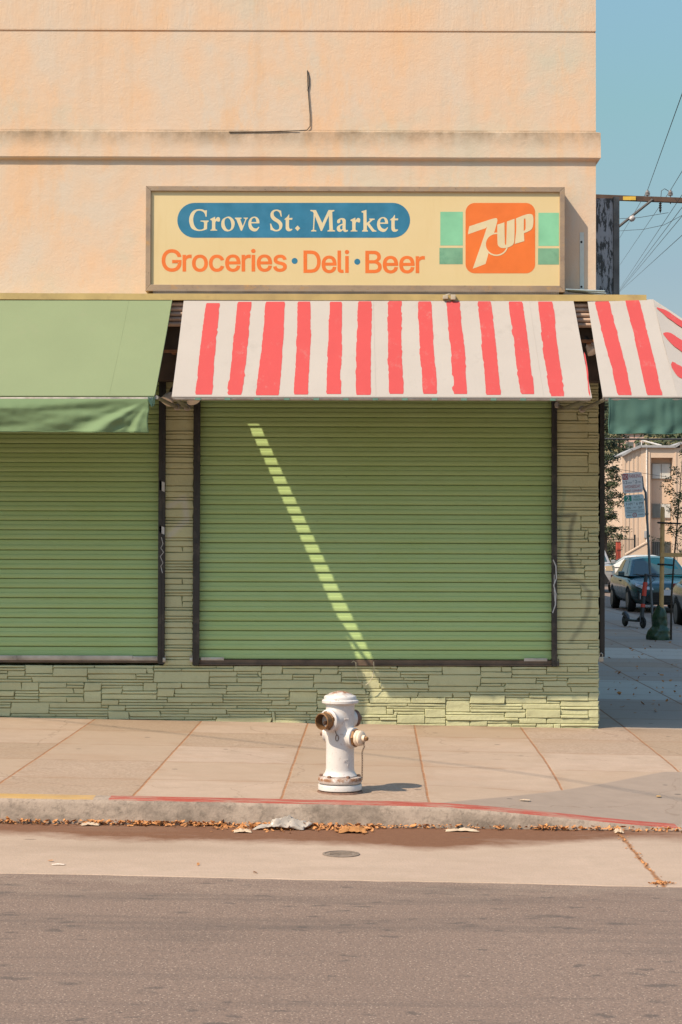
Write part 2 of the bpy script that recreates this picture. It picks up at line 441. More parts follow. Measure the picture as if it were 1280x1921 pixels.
XR0, XR1 = -1.505, 2.02
for i in range(len(xs) - 1):
    for k in range(6):
        mi = 0
        if 1 <= k <= 2:
            mi = 1 if XR0 < xs[i] < XR1 else (2 if -1.98 < xs[i] < XR0 - 0.06 or xs[i] < -2.06 and xs[i] > -6 else 0)
        a = i * 7 + k
        m.f.append([a, a + 1, a + 8, a + 7]); m.mi.append(mi); m.sm.append(True)
m.v = vs
tag(m.build('kerb', [M_KERB, M_RED, M_YEL]), kind='structure')
m = MB()
m.grid(40, 4, lambda a, b: (lambda y: (SX - 0.15 + [0, 0.0, 0.13, 0.15, 0.155][round(b * 4)], y, z_walk(SX, y) + [-.3, .002, 0, -.02, -.25][round(b * 4)]))(-4.0 + a * 80), 0, False)
tag(m.build('side_kerb', M_KERB), kind='structure')

# ------------------------------------------------------------------ the market building
BX = 2.205                                   # right-hand corner of the front
bld = thing('market_building', (0, 0, 0), 'peach stucco corner shop building with closed green shutters above a green stone base', 'building')
n = NT('peach_stucco'); x, y, z = n.xyz()
pv = n.vec((1.0, 1.0, 0.62))
pat = n.add(n.mul(n.noise(1.35, 6, 0.62, pv, 0.6), 0.7), n.mul(n.noise(4.5, 5, 0.6, n.vec((1.1, 1, 0.5))), 0.3))
c = n.mix(n.rng(pat, 0.40, 0.60), (0.622, 0.430, 0.292), (0.560, 0.462, 0.372))
c = n.mix(n.rng(n.noise(0.8, 6, 0.65, n.vec(loc=(9, 2, 4))), 0.50, 0.64, 0, 0.85), c, (0.500, 0.455, 0.365))
c = n.mix(n.rng(n.noise(2.1, 6, 0.7, n.vec((1.5, 1, 0.55), (2, 5, 8))), 0.54, 0.68, 0, 0.65), c, (0.640, 0.405, 0.240))
c = n.mix(n.rng(n.noise(14, 3, 0.6, n.vec((1.0, 1, 0.08))), 0.60, 0.75, 0, 0.22), c, (0.50, 0.35, 0.22))
ZC1, ZC0 = W(640, 249, 0).z, W(640, 299, 0).z
zg = W(640, 59, 0).z
# grime washed along the top of the ledge
gr = n.mul(n.rng(z, ZC1 - 0.16, ZC1 - 0.01), n.rng(z, ZC1 + 0.012, ZC1 + 0.03, 1, 0))
gr = n.mul(gr, n.rng(n.noise(2.4, 6, 0.75, n.vec((1, 1, 0.8))), 0.30, 0.62))
c = n.mix(n.mul(gr, 0.9), c, (0.23, 0.165, 0.105))
drip = n.mul(n.rng(n.noise(5, 4, 0.6, n.vec((1.5, 1, 0.05))), 0.53, 0.66), n.math('MAXIMUM', n.rng(z, ZC0 - 0.75, ZC0 - 0.02), n.mul(n.rng(z, zg - 0.7, zg), n.math('GREATER_THAN', z, ZC1))))
drip = n.mul(drip, n.rng(z, ZC0 - 0.01, ZC0 + 0.01, 1, 0) if False else 1.0)
c = n.mix(n.mul(drip, 0.09), c, (0.36, 0.26, 0.17))
up = n.rng(z, zg, zg + 0.02)
trowel = n.noise(9, 5, 0.6, n.vec((1, 1, 1.4)), 0.35)
brush = n.noise(17, 5, 0.65, n.vec((1.3, 1, 0.16)), 0.8)
h = n.add(n.mul(trowel, 0.5), n.add(n.mul(n.noise(48, 4, 0.65), 0.34), n.mul(up, n.mul(brush, 0.5))))
M_STUC = n.set(c, 0.93, n.bump(h, 0.30, 0.020))
D = 46.0
XL = -9.0
m = MB()
zlow = 2.95
m.box(XL, BX, 0.0, D, zlow, zg - 0.008)
m.box(XL, BX - 0.014, 0.012, D, zg - 0.008, zg + 0.008)
m.box(XL, BX, 0.0, D, zg + 0.008, 9.6)
m.build('wall', M_STUC, bld)
m = MB(); m.box(XL - 0.05, BX + 0.05, -0.05, D, 9.6, 9.75); m.build('parapet_cap', M_STUC, bld)
# ledge with a weathered sloping top and a chamfered underside, returned round the corner
m = MB()
prof = [(0.0, ZC1 + 0.012), (-0.036, ZC1 - 0.002), (-0.038, ZC0 + 0.012), (-0.030, ZC0), (0.0, ZC0 - 0.012)]
segs = [(XL, 0)] + [(xx, 0) for xx in lin(-4, BX, 60)]
def led(p, xx, corner):
    w = 0.0022 * mnoise.noise((xx * 6, p[1] * 9, 0))
    return (xx + (-p[0] if corner else 0), p[0] + w, p[1] + 0.003 * mnoise.noise((xx * 2.3, 5, 0)))
vs = []; xs = [XL] + lin(-4, BX, 70)
for i, xx in enumerate(xs):
    for p in prof: vs.append(led(p, xx, i == len(xs) - 1))
for p in prof: vs.append((BX - p[0], D, p[1]))
N = len(xs) + 1
m.add(vs, [(i * 5 + k, i * 5 + k + 1, i * 5 + k + 6, i * 5 + k + 5) for i in range(N - 1) for k in range(4)])
m.build('ledge', M_STUC, bld)

# painted ledge-stone facing: every stone a chipped block in front of painted mortar
def green_paint(name, col, dark):
    n = NT(name)
    f = n.rng(n.noise(2.5, 5), 0.3, 0.7)
    c = n.mix(f, col, tuple(v * 0.84 for v in col))
    c = n.mix(n.rng(n.noise(18, 5, 0.7), 0.55, 0.72, 0, 0.4), c, dark)
    h = n.add(n.noise(38, 5, 0.65), n.mul(n.noise(11, 4), 0.8))
    return n, c, h
n, c, h = green_paint('painted_stone', (0.500, 0.500, 0.300), (0.36, 0.35, 0.21))
x, y, z = n.xyz()
# spray-can tag drawn on the right-hand pier
def seg_mask(n, pts, w):
    x, y, z = n.xyz(); out = None
    wob = n.mul(n.sub(n.noise(30, 3), 0.5), 0.03)
    for (ax, az), (bx, bz) in zip(pts, pts[1:]):
        L2 = (bx - ax) ** 2 + (bz - az) ** 2
        t = n.math('DIVIDE', n.add(n.mul(n.sub(x, ax), bx - ax), n.mul(n.sub(z, az), bz - az)), L2, cl=True)
        dx = n.sub(n.sub(x, ax), n.mul(t, bx - ax)); dz = n.sub(n.sub(z, az), n.mul(t, bz - az))
        d = n.add(n.math('SQRT', n.add(n.mul(dx, dx), n.mul(dz, dz))), wob)
        out = d if out is None else n.math('MINIMUM', out, d)
    return n.rng(out, 0.0, w, 1, 0, True)
def wp(px, py): p = W(px, py, -0.03); return (p.x, p.z)
g1 = seg_mask(n, [wp(1046, 968), wp(1078, 966), wp(1070, 1000), wp(1068, 1040), wp(1076, 1072), wp(1048, 1072)], 0.040)
g2 = seg_mask(n, [wp(1048, 1080), wp(1090, 1093), wp(1108, 1112), wp(1104, 1145), wp(1088, 1180), wp(1072, 1202)], 0.038)
g3 = seg_mask(n, [wp(1046, 1040), wp(1056, 1020), wp(1050, 990), wp(1060, 920)], 0.03)
c = n.mix(n.mul(g1, 0.62), c, (0.09, 0.09, 0.07)); c = n.mix(n.mul(g2, 0.45), c, (0.10, 0.10, 0.08)); c = n.mix(n.mul(g3, 0.30), c, (0.05, 0.17, 0.13))
g4 = seg_mask(n, [wp(316, 950), wp(345, 935), wp(350, 975), wp(318, 1005)], 0.05)
c = n.mix(n.mul(g4, 0.6), c, (0.52, 0.50, 0.46))
M_STONE = n.set(c, 0.72, n.bump(h, 0.5, 0.010))
n, c, h = green_paint('painted_mortar', (0.38, 0.38, 0.205), (0.20, 0.19, 0.11))
M_MORT = n.set(c, 0.85, n.bump(h, 0.4, 0.008))
rs = random.Random(5)
def stones(m, x0, x1, z0, z1, tall=0.10):
    cx, cz = 0.030, 0.0250
    nx, nz = int(round((x1 - x0) / cx)), int(round((z1 - z0) / cz))
    cx, cz = (x1 - x0) / nx, (z1 - z0) / nz
    occ = [[False] * nx for _ in range(nz)]
    for j in range(nz):
        i = 0
        while i < nx:
            if occ[j][i]: i += 1; continue
            h = rs.choices([1, 2, 3, 4], [0.48, 0.40, 0.09, tall * 0.4])[0]
            w = rs.randint(6, 21) if h == 1 else rs.randint(5, 17)
            h = min(h, nz - j)
            k = 0
            while k < w and i + k < nx and not any(occ[jj][i + k] for jj in range(j, j + h)): k += 1
            w = k
            if nx - (i + w) < 3:
                k = w
                while i + k < nx and not any(occ[jj][i + k] for jj in range(j, j + h)): k += 1
                w = k
            for jj in range(j, j + h):
                for ii in range(i, i + w): occ[jj][ii] = True
            a, b = x0 + i * cx, x0 + (i + w) * cx; lo, hi = z0 + j * cz, z0 + (j + h) * cz
            g = rs.uniform(0.0006, 0.0018); yf = -0.011 - rs.random() ** 2 * 0.013
            A_, B_ = a + g, b - g; sk = rs.uniform(-.010, .010) if h > 1 else rs.uniform(-.006, .006)
            lo_, hi_ = lo + g, hi - g; tl = rs.uniform(-.0035, .0035); t1, t2 = rs.uniform(-.004, .004), rs.uniform(-.004, .004)
            sd = rs.uniform(0, 99); vs = []
            eu, ev = min(.2, .0045 / (B_ - A_)), min(.3, .0045 / (hi_ - lo_)); ku, kv = max(2, w // 2), 1 + h
            US = [0] + [eu + (1 - 2 * eu) * q / ku for q in range(ku + 1)] + [1]; VS = [0] + [ev + (1 - 2 * ev) * q / kv for q in range(kv + 1)] + [1]
            nu, nv = len(US) - 1, len(VS) - 1
            for jj in range(nv + 1):
                for ii in range(nu + 1):
                    u, v = US[ii], VS[jj]
                    edge = min(u * (B_ - A_), (1 - u) * (B_ - A_), v * (hi_ - lo_), (1 - v) * (hi_ - lo_))
                    X = A_ + (B_ - A_) * u + sk * (.5 - v) * 2 * (1 if abs(u - .5) > .49 else .5); Z = lo_ + (hi_ - lo_) * v + tl * (u - .5) * (1 if v > .5 else -.4)
                    X += .0022 * mnoise.noise((Z * 40, sd, 1)) * (1 if ii in (0, nu) else .4); Z += .0016 * mnoise.noise((X * 22, sd, 5))
                    Y = yf + t1 * (u - .5) + t2 * (v - .5) + .0050 * mnoise.noise((X * 16, Z * 30, sd)) + .0022 * mnoise.noise((X * 45, Z * 60, sd))
                    if edge < 1e-6: Y = Y + .0080
                    vs.append((X, Y, Z))
            n1 = nu + 1
            fs = [(jj * n1 + ii, jj * n1 + ii + 1, (jj + 1) * n1 + ii + 1, (jj + 1) * n1 + ii) for jj in range(nv) for ii in range(nu)]
            rim = list(range(n1)) + [jj * n1 + nu for jj in range(1, nv + 1)] + [nv * n1 + ii for ii in range(nu - 1, -1, -1)] + [jj * n1 for jj in range(nv - 1, 0, -1)]
            base_ = len(vs); vs += [(vs[q][0], 0.006, vs[q][2]) for q in rim]; K = len(rim)
            m.add(vs, fs, 0, True)
            m.add([vs[q] for q in rim] + vs[base_:], [(q, (q + 1) % K, K + (q + 1) % K, K + q) for q in range(K)])
            i += w
ZS = W(640, 1249, 0).z                       # top of the stone base
PX = [W(p, 1000, 0).x for p in (308, 364, 1043, 1124)]
SHX = [(-6.2, PX[0]), (PX[1], PX[2])]
m = MB()
stones(m, -4.4, PX[3] - 0.004, -0.12, ZS)
stones(m, PX[0] + 0.002, PX[1] - 0.002, ZS, 3.02)
stones(m, PX[2] + 0.002, PX[3] - 0.004, ZS, 3.02)
m.build('stone_facing', M_STONE, bld)
m = MB()
m.box(XL, BX - 0.002, 0.004, D, -0.6, ZS - 0.012)
m.box(PX[0], PX[1], 0.004, 0.4, ZS - 0.012, zlow); m.box(PX[2], BX - 0.002, 0.004, D, ZS - 0.012, zlow)
m.box(XL, -6.2, 0.004, D, ZS - 0.012, zlow)
m.box(-6.2, PX[2], 0.35, 0.6, ZS - 0.012, zlow)
m.build('base_wall', M_MORT, bld)
# side of the stone pier, seen only from a step to the right
m = MB()
for k in range(44):
    z0 = -0.12 + k * 0.0712
    m.box(BX - 0.004, BX + 0.012 + rs.random() * 0.018, 0.0, 0.45, z0 + 0.004, z0 + 0.0712 - 0.004)
m.build('side_stone_edge', M_STONE, bld, bevel=0.004)

# roller shutters
n = NT('green_shutter_paint'); x, y, z = n.xyz()
c = n.mix(n.rng(n.noise(1.2, 5, 0.6, n.vec((1, 1, 2.5))), 0.3, 0.7), (0.325, 0.445, 0.170), (0.355, 0.475, 0.205))
c = n.mix(n.rng(n.noise(3, 6, 0.75, n.vec((0.7, 1, 9))), 0.56, 0.75, 0, 0.45), c, (0.22, 0.29, 0.10))
c = n.mix(n.rng(n.noise(45, 4, 0.7, n.vec((0.2, 1, 1))), 0.70, 0.74, 0, 0.7), c, (0.10, 0.12, 0.06))
M_SHUT = n.set(c, n.rng(n.noise(6, 3), 0.3, 0.7, 0.42, 0.58), n.bump(n.noise(18, 3, 0.5, n.vec((0.15, 1, 1))), 0.12, 0.006))
M_RAIL = simple('black_rail_paint', (0.022, 0.020, 0.020), 0.55, 0.3, 9, bump=0.2, dirt=(0.10, 0.085, 0.07))
M_GALV = simple('galvanised_bar', (0.42, 0.40, 0.38), 0.42, 0.25, 7, metal=0.75, bump=0.15, dirt=(0.10, 0.08, 0.07))
M_BARB = simple('rusty_bottom_bar', (0.12, 0.080, 0.055), 0.7, 0.3, 9, bump=0.2, dirt=(0.05, 0.035, 0.03))
M_STEEL = simple('dull_steel', (0.40, 0.39, 0.37), 0.38, 0.15, 12, metal=0.9)
M_WTAG = simple('pale_paint_marks', (0.44, 0.45, 0.47), 0.7, 0.1, 20)
PITCH_S = 0.0822
SLAT = [(0.0, 0.0015), (-0.008, -0.0008), (-0.020, -0.0028), (-0.0330, -0.0040), (-0.0344, -0.0088), (-0.042, -0.0114), (-0.052, -0.0128), (-0.062, -0.0132), (-0.070, -0.0126), (-0.0730, -0.0110), (-0.0738, 0.020), (-0.0816, 0.020)]
ZB = W(640, 1238, 0.03).z                    # lowest slat
def shutter(x0, x1, zb):
    rs2 = random.Random(int(x1 * 77))
    m = MB(); k = 0; prof = []
    ztop = 2.95
    nsl = int((ztop - zb - 0.05) / PITCH_S)
    for s in range(nsl, -1, -1):
        o = rs2.uniform(-0.0016, 0.0016)
        ex = 0.010 * (s // 6)                 # every sixth slat is a wider joining slat
        for (dz, dy) in SLAT: prof.append((0.026 + dy + o, zb + (s + 1) * PITCH_S + dz + ex))
        if s % 6 == 0 and s: prof += [(0.026, zb + s * PITCH_S + ex - 0.0002), (0.0235, zb + s * PITCH_S + ex - 0.006), (0.027, zb + s * PITCH_S + ex - 0.0072)]
    prof.append((0.03, zb))
    xs = lin(x0, x1, 10)
    vs = [(xx, p[0] + 0.0012 * mnoise.noise((xx * 1.3, p[1] * 4, x1)), p[1] + 0.0010 * mnoise.noise((xx * 1.1, p[1] * 2, 5 + x1))) for xx in xs for p in prof]
    L = len(prof)
    m.add(vs, [(i * L + j, i * L + j + 1, (i + 1) * L + j + 1, (i + 1) * L + j) for i in range(len(xs) - 1) for j in range(L - 1)], 0, False)
    return m.build('roller_shutter', M_SHUT, bld, recalc=False)
def rail(parent, px, w, zb, side):
    m = MB(); d = 0.055
    m.box(px - w / 2, px + w / 2, -d, 0.10, zb, 2.96)
    lip = px + side * (w / 2 + 0.006)
    m.box(min(lip, px), max(lip, px), -d - 0.004, -d + 0.004, zb + 0.02, 2.95)
    for k in range(4): m.lathe([(0.009, 0), (0.007, 0.006), (0, 0.007)], (px, -d, zb + 0.35 + k * 0.7), (0, -1, 0), 8)
    return m.build('guide_rail', M_RAIL, parent, bevel=0.003)
ZR = W(640, 1246, -0.05).z
# middle shutter
xr = [W(p, 1000, -0.055).x for p in (368.5, 1041)]
s1 = shutter(xr[0] + 0.01, xr[1] - 0.01, ZB)
rail(s1, xr[0], 0.052, ZR - 0.012, 1); rail(s1, xr[1], 0.042, ZR - 0.012, -1)
m = MB(); m.box(xr[0] + 0.026, xr[1] - 0.022, -0.012, 0.06, ZB - 0.036, ZB + 0.002); m.box(xr[0] + 0.026, xr[1] - 0.022, -0.030, 0.05, ZB - 0.045, ZB - 0.036)
m.build('bottom_bar', M_BARB, s1, bevel=0.002)
for xx, sg in ((xr[0] + 0.14, 1), (xr[1] - 0.16, -1)):
    m = MB(); m.box(xx - 0.10, xx + 0.10, -0.017, -0.0125, ZB - 0.004, ZB + 0.022); m.box(xx - 0.02, xx + 0.09, -0.024, -0.0175, ZB + 0.004, ZB + 0.013)
    m.build('slide_bolt', M_GALV, s1, bevel=0.001)
# left shutter
xl = W(304, 1000, -0.055).x
s2 = shutter(-6.1, xl - 0.01, W(0, 1231, 0.03).z)
rail(s2, xl, 0.052, ZR - 0.004, -1); rail(s2, -6.12, 0.05, ZR, 1)
z2 = W(100, 1231, 0.03).z
m = MB(); m.box(-6.08, xl - 0.027, -0.020, 0.05, z2 - 0.032, z2 + 0.006); m.box(-6.08, xl - 0.25, -0.031, -0.0205, z2 - 0.020, z2 + 0.010)
m.build('bottom_bar', M_GALV, s2, bevel=0.003)
m = MB(); m.box(-6.08, xl - 0.027, -0.012, 0.06, z2 - 0.052, z2 - 0.033); m.build('sill_strip', M_BARB, s2, bevel=0.002)
m = MB(); m.box(xl - 0.24, xl - 0.04, -0.027, -0.0205, z2 - 0.018, z2 - 0.001); m.build('slide_bolt', M_GALV, s2, bevel=0.001)
# white marks sprayed on the left rail and sticker marks
for (p0, p1) in ((901, 923), (985, 1003)):
    a, b = W(304, p0, -0.0556), W(304, p1, -0.0556)
    m = MB(); m.add([(xl - .022, -.0585, a.z), (xl + .022, -.0585, a.z - .02), (xl + .022, -.0585, b.z), (xl - .022, -.0585, b.z + .02)], [(0, 1, 2, 3)])
    solidify(m.build('paint_mark', M_WTAG, s2), 0.001)
def scrawl(parent, pts, y, r):
    m = MB(); m.tube([(W(a, b, y).x, y, W(a, b, y).z) for a, b in pts], r, 5); return m.build('paint_scrawl', M_WTAG, parent)
scrawl(s2, [(303, 1008), (306, 1020), (302, 1028), (307, 1036), (301, 1044), (306, 1056), (302, 1062), (305, 1075)], -0.0585, 0.0035)
scrawl(s1, [(1038, 1050), (1043, 1062), (1044, 1085), (1039, 1098), (1043, 1115), (1042, 1135), (1037, 1150)], -0.0560, 0.0065)
scrawl(s1, [(1040, 1078), (1040, 1110), (1041, 1128)], -0.0565, 0.004)
# padlock hasps beside the rails
for px, py in ((308.5, 1236), (359, 1236), (1046.5, 1243)):
    p = W(px, py, -0.05)
    m = MB(); m.box(p.x - .012, p.x + .012, -.062, -.038, p.z - .028, p.z + .01); m.tube([(p.x - .008, -.05, p.z + .01), (p.x - .008, -.05, p.z + .03), (p.x + .008, -.05, p.z + .03), (p.x + .008, -.05, p.z + .01)], .004, 6)
    m.build('padlock', M_STEEL if px < 1000 else M_RAIL, bld, bevel=0.003)
# black rail of the shutter on the side street, with its padlock
m = MB()
xa, xb = W(1124.5, 1000, 0.12).x, W(1133.5, 1000, 0.12).x
m.box(xa, xb, 0.08, 0.22, W(1128, 1232, 0.1).z, 2.96); m.box(xa + 0.004, xb + 0.012, 0.222, 3.4, W(1128, 1232, 0.1).z + 0.05, 2.9)
sr = m.build('side_guide_rail', M_RAIL, bld, bevel=0.003)
p = W(1127.5, 1236, 0.05)
m = MB(); m.box(p.x - .020, p.x + .020, .03, .055, p.z - .022, p.z + .018)
m.tube([(p.x - .013, .042, p.z + .018), (p.x - .013, .042, p.z + .042), (p.x, .042, p.z + .052), (p.x + .013, .042, p.z + .042), (p.x + .013, .042, p.z + .018)], .005, 8)
m.build('padlock', M_STEEL, bld, bevel=0.004)

# roll housing behind the awnings: ribbed metal above, dark box added below to block sun, yellow flashing on top
M_RIB = simple('ribbed_housing_paint', (0.46, 0.33, 0.26), 0.6, 0.2, 9, bump=0.2, dirt=(0.17, 0.11, 0.08))
M_DARK = simple('dark_brown_housing_paint', (0.060, 0.043, 0.033), 0.85, 0.35, 9, bump=0.5)
M_FASC = simple('yellow_flashing', (0.390, 0.285, 0.110), 0.55, 0.15, 5, bump=0.15, dirt=(0.24, 0.16, 0.07))
zf0, zf1 = W(640, 563.5, -0.33).z, W(640, 551.5, -0.33).z
m = MB(); prof = []
zr0 = W(330, 612, -0.28).z
nr = 5; step = (zf0 - 0.006 - zr0) / nr
for k in range(nr * 6 + 1):
    zz = zf0 - 0.006 - k * step / 6
    prof.append((-0.262 - 0.026 * abs(math.sin(math.pi * k / 6)) ** 0.6, zz))
HX = W(1213, 557, -0.33).x
vs = [(xx, p[0], p[1]) for xx in (XL, HX - 0.06) for p in prof]; L = len(prof)
m.add(vs, [(j, j + 1, L + j + 1, L + j) for j in range(L - 1)], 0, True)
m.build('ribbed_housing', M_RIB, bld, recalc=False)
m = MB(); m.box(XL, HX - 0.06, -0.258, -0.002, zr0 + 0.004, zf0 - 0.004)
m.box(XL, HX - 0.2, -0.19, -0.004, W(330, 713, -0.19).z, zr0 + 0.002)  # added lower box: its shadow sets where the sun streak begins
m.build('housing_and_sun_block', M_DARK, bld)
m = MB()
sag = lambda xx: 0.004 * mnoise.noise((xx * 1.5, 0, 3))
prof = [(-0.01, zf1 + 0.03), (-0.33, zf1), (-0.333, zf0), (-0.30, zf0 - 0.003), (-0.29, zf0 + 0.004)]
xs = [XL] + lin(-4, HX, 60); L = len(prof)
vs = [(xx, p[0], p[1] + sag(xx)) for xx in xs for p in prof]
m.add(vs, [(i * L + j, i * L + j + 1, (i + 1) * L + j + 1, (i + 1) * L + j) for i in range(len(xs) - 1) for j in range(L - 1)])
m.add([vs[-5], vs[-4], vs[-3], (HX, -0.01, zf0)], [(0, 1, 2, 3)])
m.box(BX + 0.005, HX - 0.001, 0.0, 6.0, zf0, zf1 - 0.002)
m.build('flashing', M_FASC, bld)
# bracket bars in the slots between the awnings
M_RUST = simple('rusty_iron', (0.26, 0.12, 0.055), 0.8, 0.4, 14, bump=0.4, dirt=(0.07, 0.05, 0.04))
for (px, py) in ((325, 659), (1107, 640)):
    p = W(px, py, -0.3)
    m = MB(); m.box(p.x - .12, p.x + .12, -.315, -.285, p.z - .012, p.z + .012); m.box(p.x - .015, p.x + .015, -.286, -.19, p.z - .016, p.z + .010)
    m.build('bracket_bar', M_RUST, bld, bevel=.002)
# pale aluminium strip screwed to the wall right of the sign, two drilled holes
M_STRIP = simple('pale_aluminium_strip', (0.50, 0.53, 0.50), 0.6, 0.08, 10)
M_HOLE = simple('drilled_hole', (0.008, 0.008, 0.008), 0.9)
a, b = W(1088, 436, -0.005), W(1096, 544, -0.005)
m = MB(); m.box(a.x, b.x, -0.005, -0.001, b.z, a.z); st = m.build('wall_strip', M_STRIP, bld, bevel=0.001)
for py in (454, 538):
    p = W(1091, py, -0.006); m = MB(); m.lathe([(0.010, 0), (0.010, 0.0008)], (p.x, -0.0052, p.z), (0, -1, 0), 12); m.build('screw_hole', M_HOLE, st)
# black cable end hanging on the upper wall
M_CABLE = simple('black_cable', (0.030, 0.026, 0.022), 0.6)
pts = [(430, 248.2), (500, 247.6), (560, 246), (576, 243), (582, 236), (582, 215), (580, 190), (578, 165), (577.5, 150), (577, 131)]
m = MB(); m.tube([(W(a, b, -0.03).x, -0.042 if b > 244 else -0.010, W(a, b, -0.03).z) for a, b in pts], 0.0040, 6)
m.tube([(W(a, b, -0.03).x, -0.008, W(a, b, -0.03).z) for a, b in [(577, 131), (580, 142), (580.5, 156), (579, 166), (576.5, 168)]], 0.004, 6)
tag(m.build('cable', M_CABLE, None, (W(580, 240, 0).x, -0.03, W(580, 240, 0).z)), 'thin black cable running along the ledge and turning up the peach wall', 'cable')
# ------------------------------------------------------------------ the shop sign
SY = -0.18
p = W(667, 450, SY)
sign = thing('shop_sign', (p.x, 0, p.z), 'long cream box sign with blue pill and orange lettering on the peach wall', 'shop sign')
n = NT('aged_frame_painted_reflection'); x, y, z = n.xyz()
c = n.mix(n.rng(n.noise(5, 5, 0.7, n.vec((0.5, 1, 1))), 0.35, 0.65), (0.40, 0.285, 0.19), (0.29, 0.21, 0.155))
c = n.mix(n.rng(n.noise(9, 6, 0.75), 0.55, 0.68), c, (0.46, 0.27, 0.12))  # streaky orange reflection painted into the frame colour
c = n.mix(n.rng(n.noise(30, 4, 0.75), 0.60, 0.70, 0, 0.6), c, (0.10, 0.075, 0.06))
M_SFR = n.set(c, 0.42, n.bump(n.noise(40, 4), 0.25, 0.003), Metallic=0.35)
n = NT('cream_sign_face'); x, y, z = n.xyz()
c = n.mix(n.rng(n.noise(1.6, 5), 0.3, 0.7), (0.595, 0.465, 0.240), (0.620, 0.495, 0.275))
c = n.mix(n.rng(n.noise(10, 4, 0.7, n.vec((1.4, 1, 0.15))), 0.55, 0.8, 0, 0.3), c, (0.54, 0.40, 0.19))
M_FACE = n.set(c, 0.4)
def face_col(name, col, var=0.06): return simple(name, col, 0.42, var, 6)
M_PILL = face_col('blue_sign_vinyl', (0.022, 0.155, 0.270), 0.14)
M_ORNG = face_col('orange_sign_vinyl', (0.67, 0.150, 0.022))
M_CREAM = face_col('cream_lettering', (0.60, 0.51, 0.32))
M_MINT = simple('mint_sign_patch', (0.20, 0.49, 0.30), 0.42, 0.10, 5, dirt=(0.13, 0.39, 0.24))
M_TEAL = simple('teal_sign_patch', (0.160, 0.335, 0.215), 0.42, 0.14, 6, dirt=(0.06, 0.21, 0.14))
P = lambda px, py, y=SY: W(px, py, y)
def pq(px, py): q = W(px, py, FY); return (q.x, q.z)
FY = SY + 0.022                              # printed face, a little behind the frame's lip
A, B = P(274, 348.5), P(1060, 543.5)
x0, x1, z1, z0 = A.x, B.x, A.z, P(667, 547).z
fw = 0.043
m = MB()
def frame_bar(m, poly): m.prism(poly, SY, 0.0, axis='y')
m.prism([(x0, z1), (x1, z1), (x1 - fw, z1 - fw), (x0 + fw, z1 - fw)], SY, -0.002, axis='y')
m.prism([(x0, z0), (x0 + fw, z0 + fw * 1.3), (x1 - fw, z0 + fw * 1.3), (x1, z0)], SY, -0.002, axis='y')
m.prism([(x0, z0 + .0006), (x0, z1 - .0006), (x0 + fw, z1 - fw - .0006), (x0 + fw, z0 + fw * 1.3 + .0006)], SY, -0.002, axis='y')
m.prism([(x1, z0 + .0006), (x1 - fw, z0 + fw * 1.3 + .0006), (x1 - fw, z1 - fw - .0006), (x1, z1 - .0006)], SY, -0.002, axis='y')
m.build('frame', M_SFR, sign, bevel=0.004)
m = MB(); m.box(x0 + fw - .004, x1 - fw + .004, FY, FY + 0.05, z0 + fw * 1.3 - .004, z1 - fw + .004)
m.build('sign_face', M_FACE, sign)
def lp(z, pts):                              # traced loop in one of three enlargements of the photograph -> metres
    ox, oy, s = {1: (320, 365, 5.3333), 2: (550, 365, 4.923), 3: (810, 360, 4.923)}[z]
    out = []
    for q in pts:
        w = pq(ox + q[0] / s, oy + q[1] / s); out.append((w[0], w[1], 1) if len(q) > 2 else w)
    return crm(out)
def rounded(px0, px1, py0, py1, r, k=9):
    out = []
    for (cx, cy, a0) in ((px1 - r, py0 + r, -90), (px1 - r, py1 - r, 0), (px0 + r, py1 - r, 90), (px0 + r, py0 + r, 180)):
        for i in range(k + 1):
            a = R(a0 + 90 * i / k); out.append(pq(cx + r * math.cos(a), cy + r * math.sin(a)))
    return out
def circ(px, py, r, k=28, s=1): return [pq(px + r * math.cos(s * 2 * math.pi * i / k), py + r * math.sin(s * 2 * math.pi * i / k)) for i in range(k)]
pill = fill('name_pill', [rounded(333, 769.5, 380.5, 446, 32.6)], FY - 0.0004, M_PILL, sign, 0.0004)
C = 1
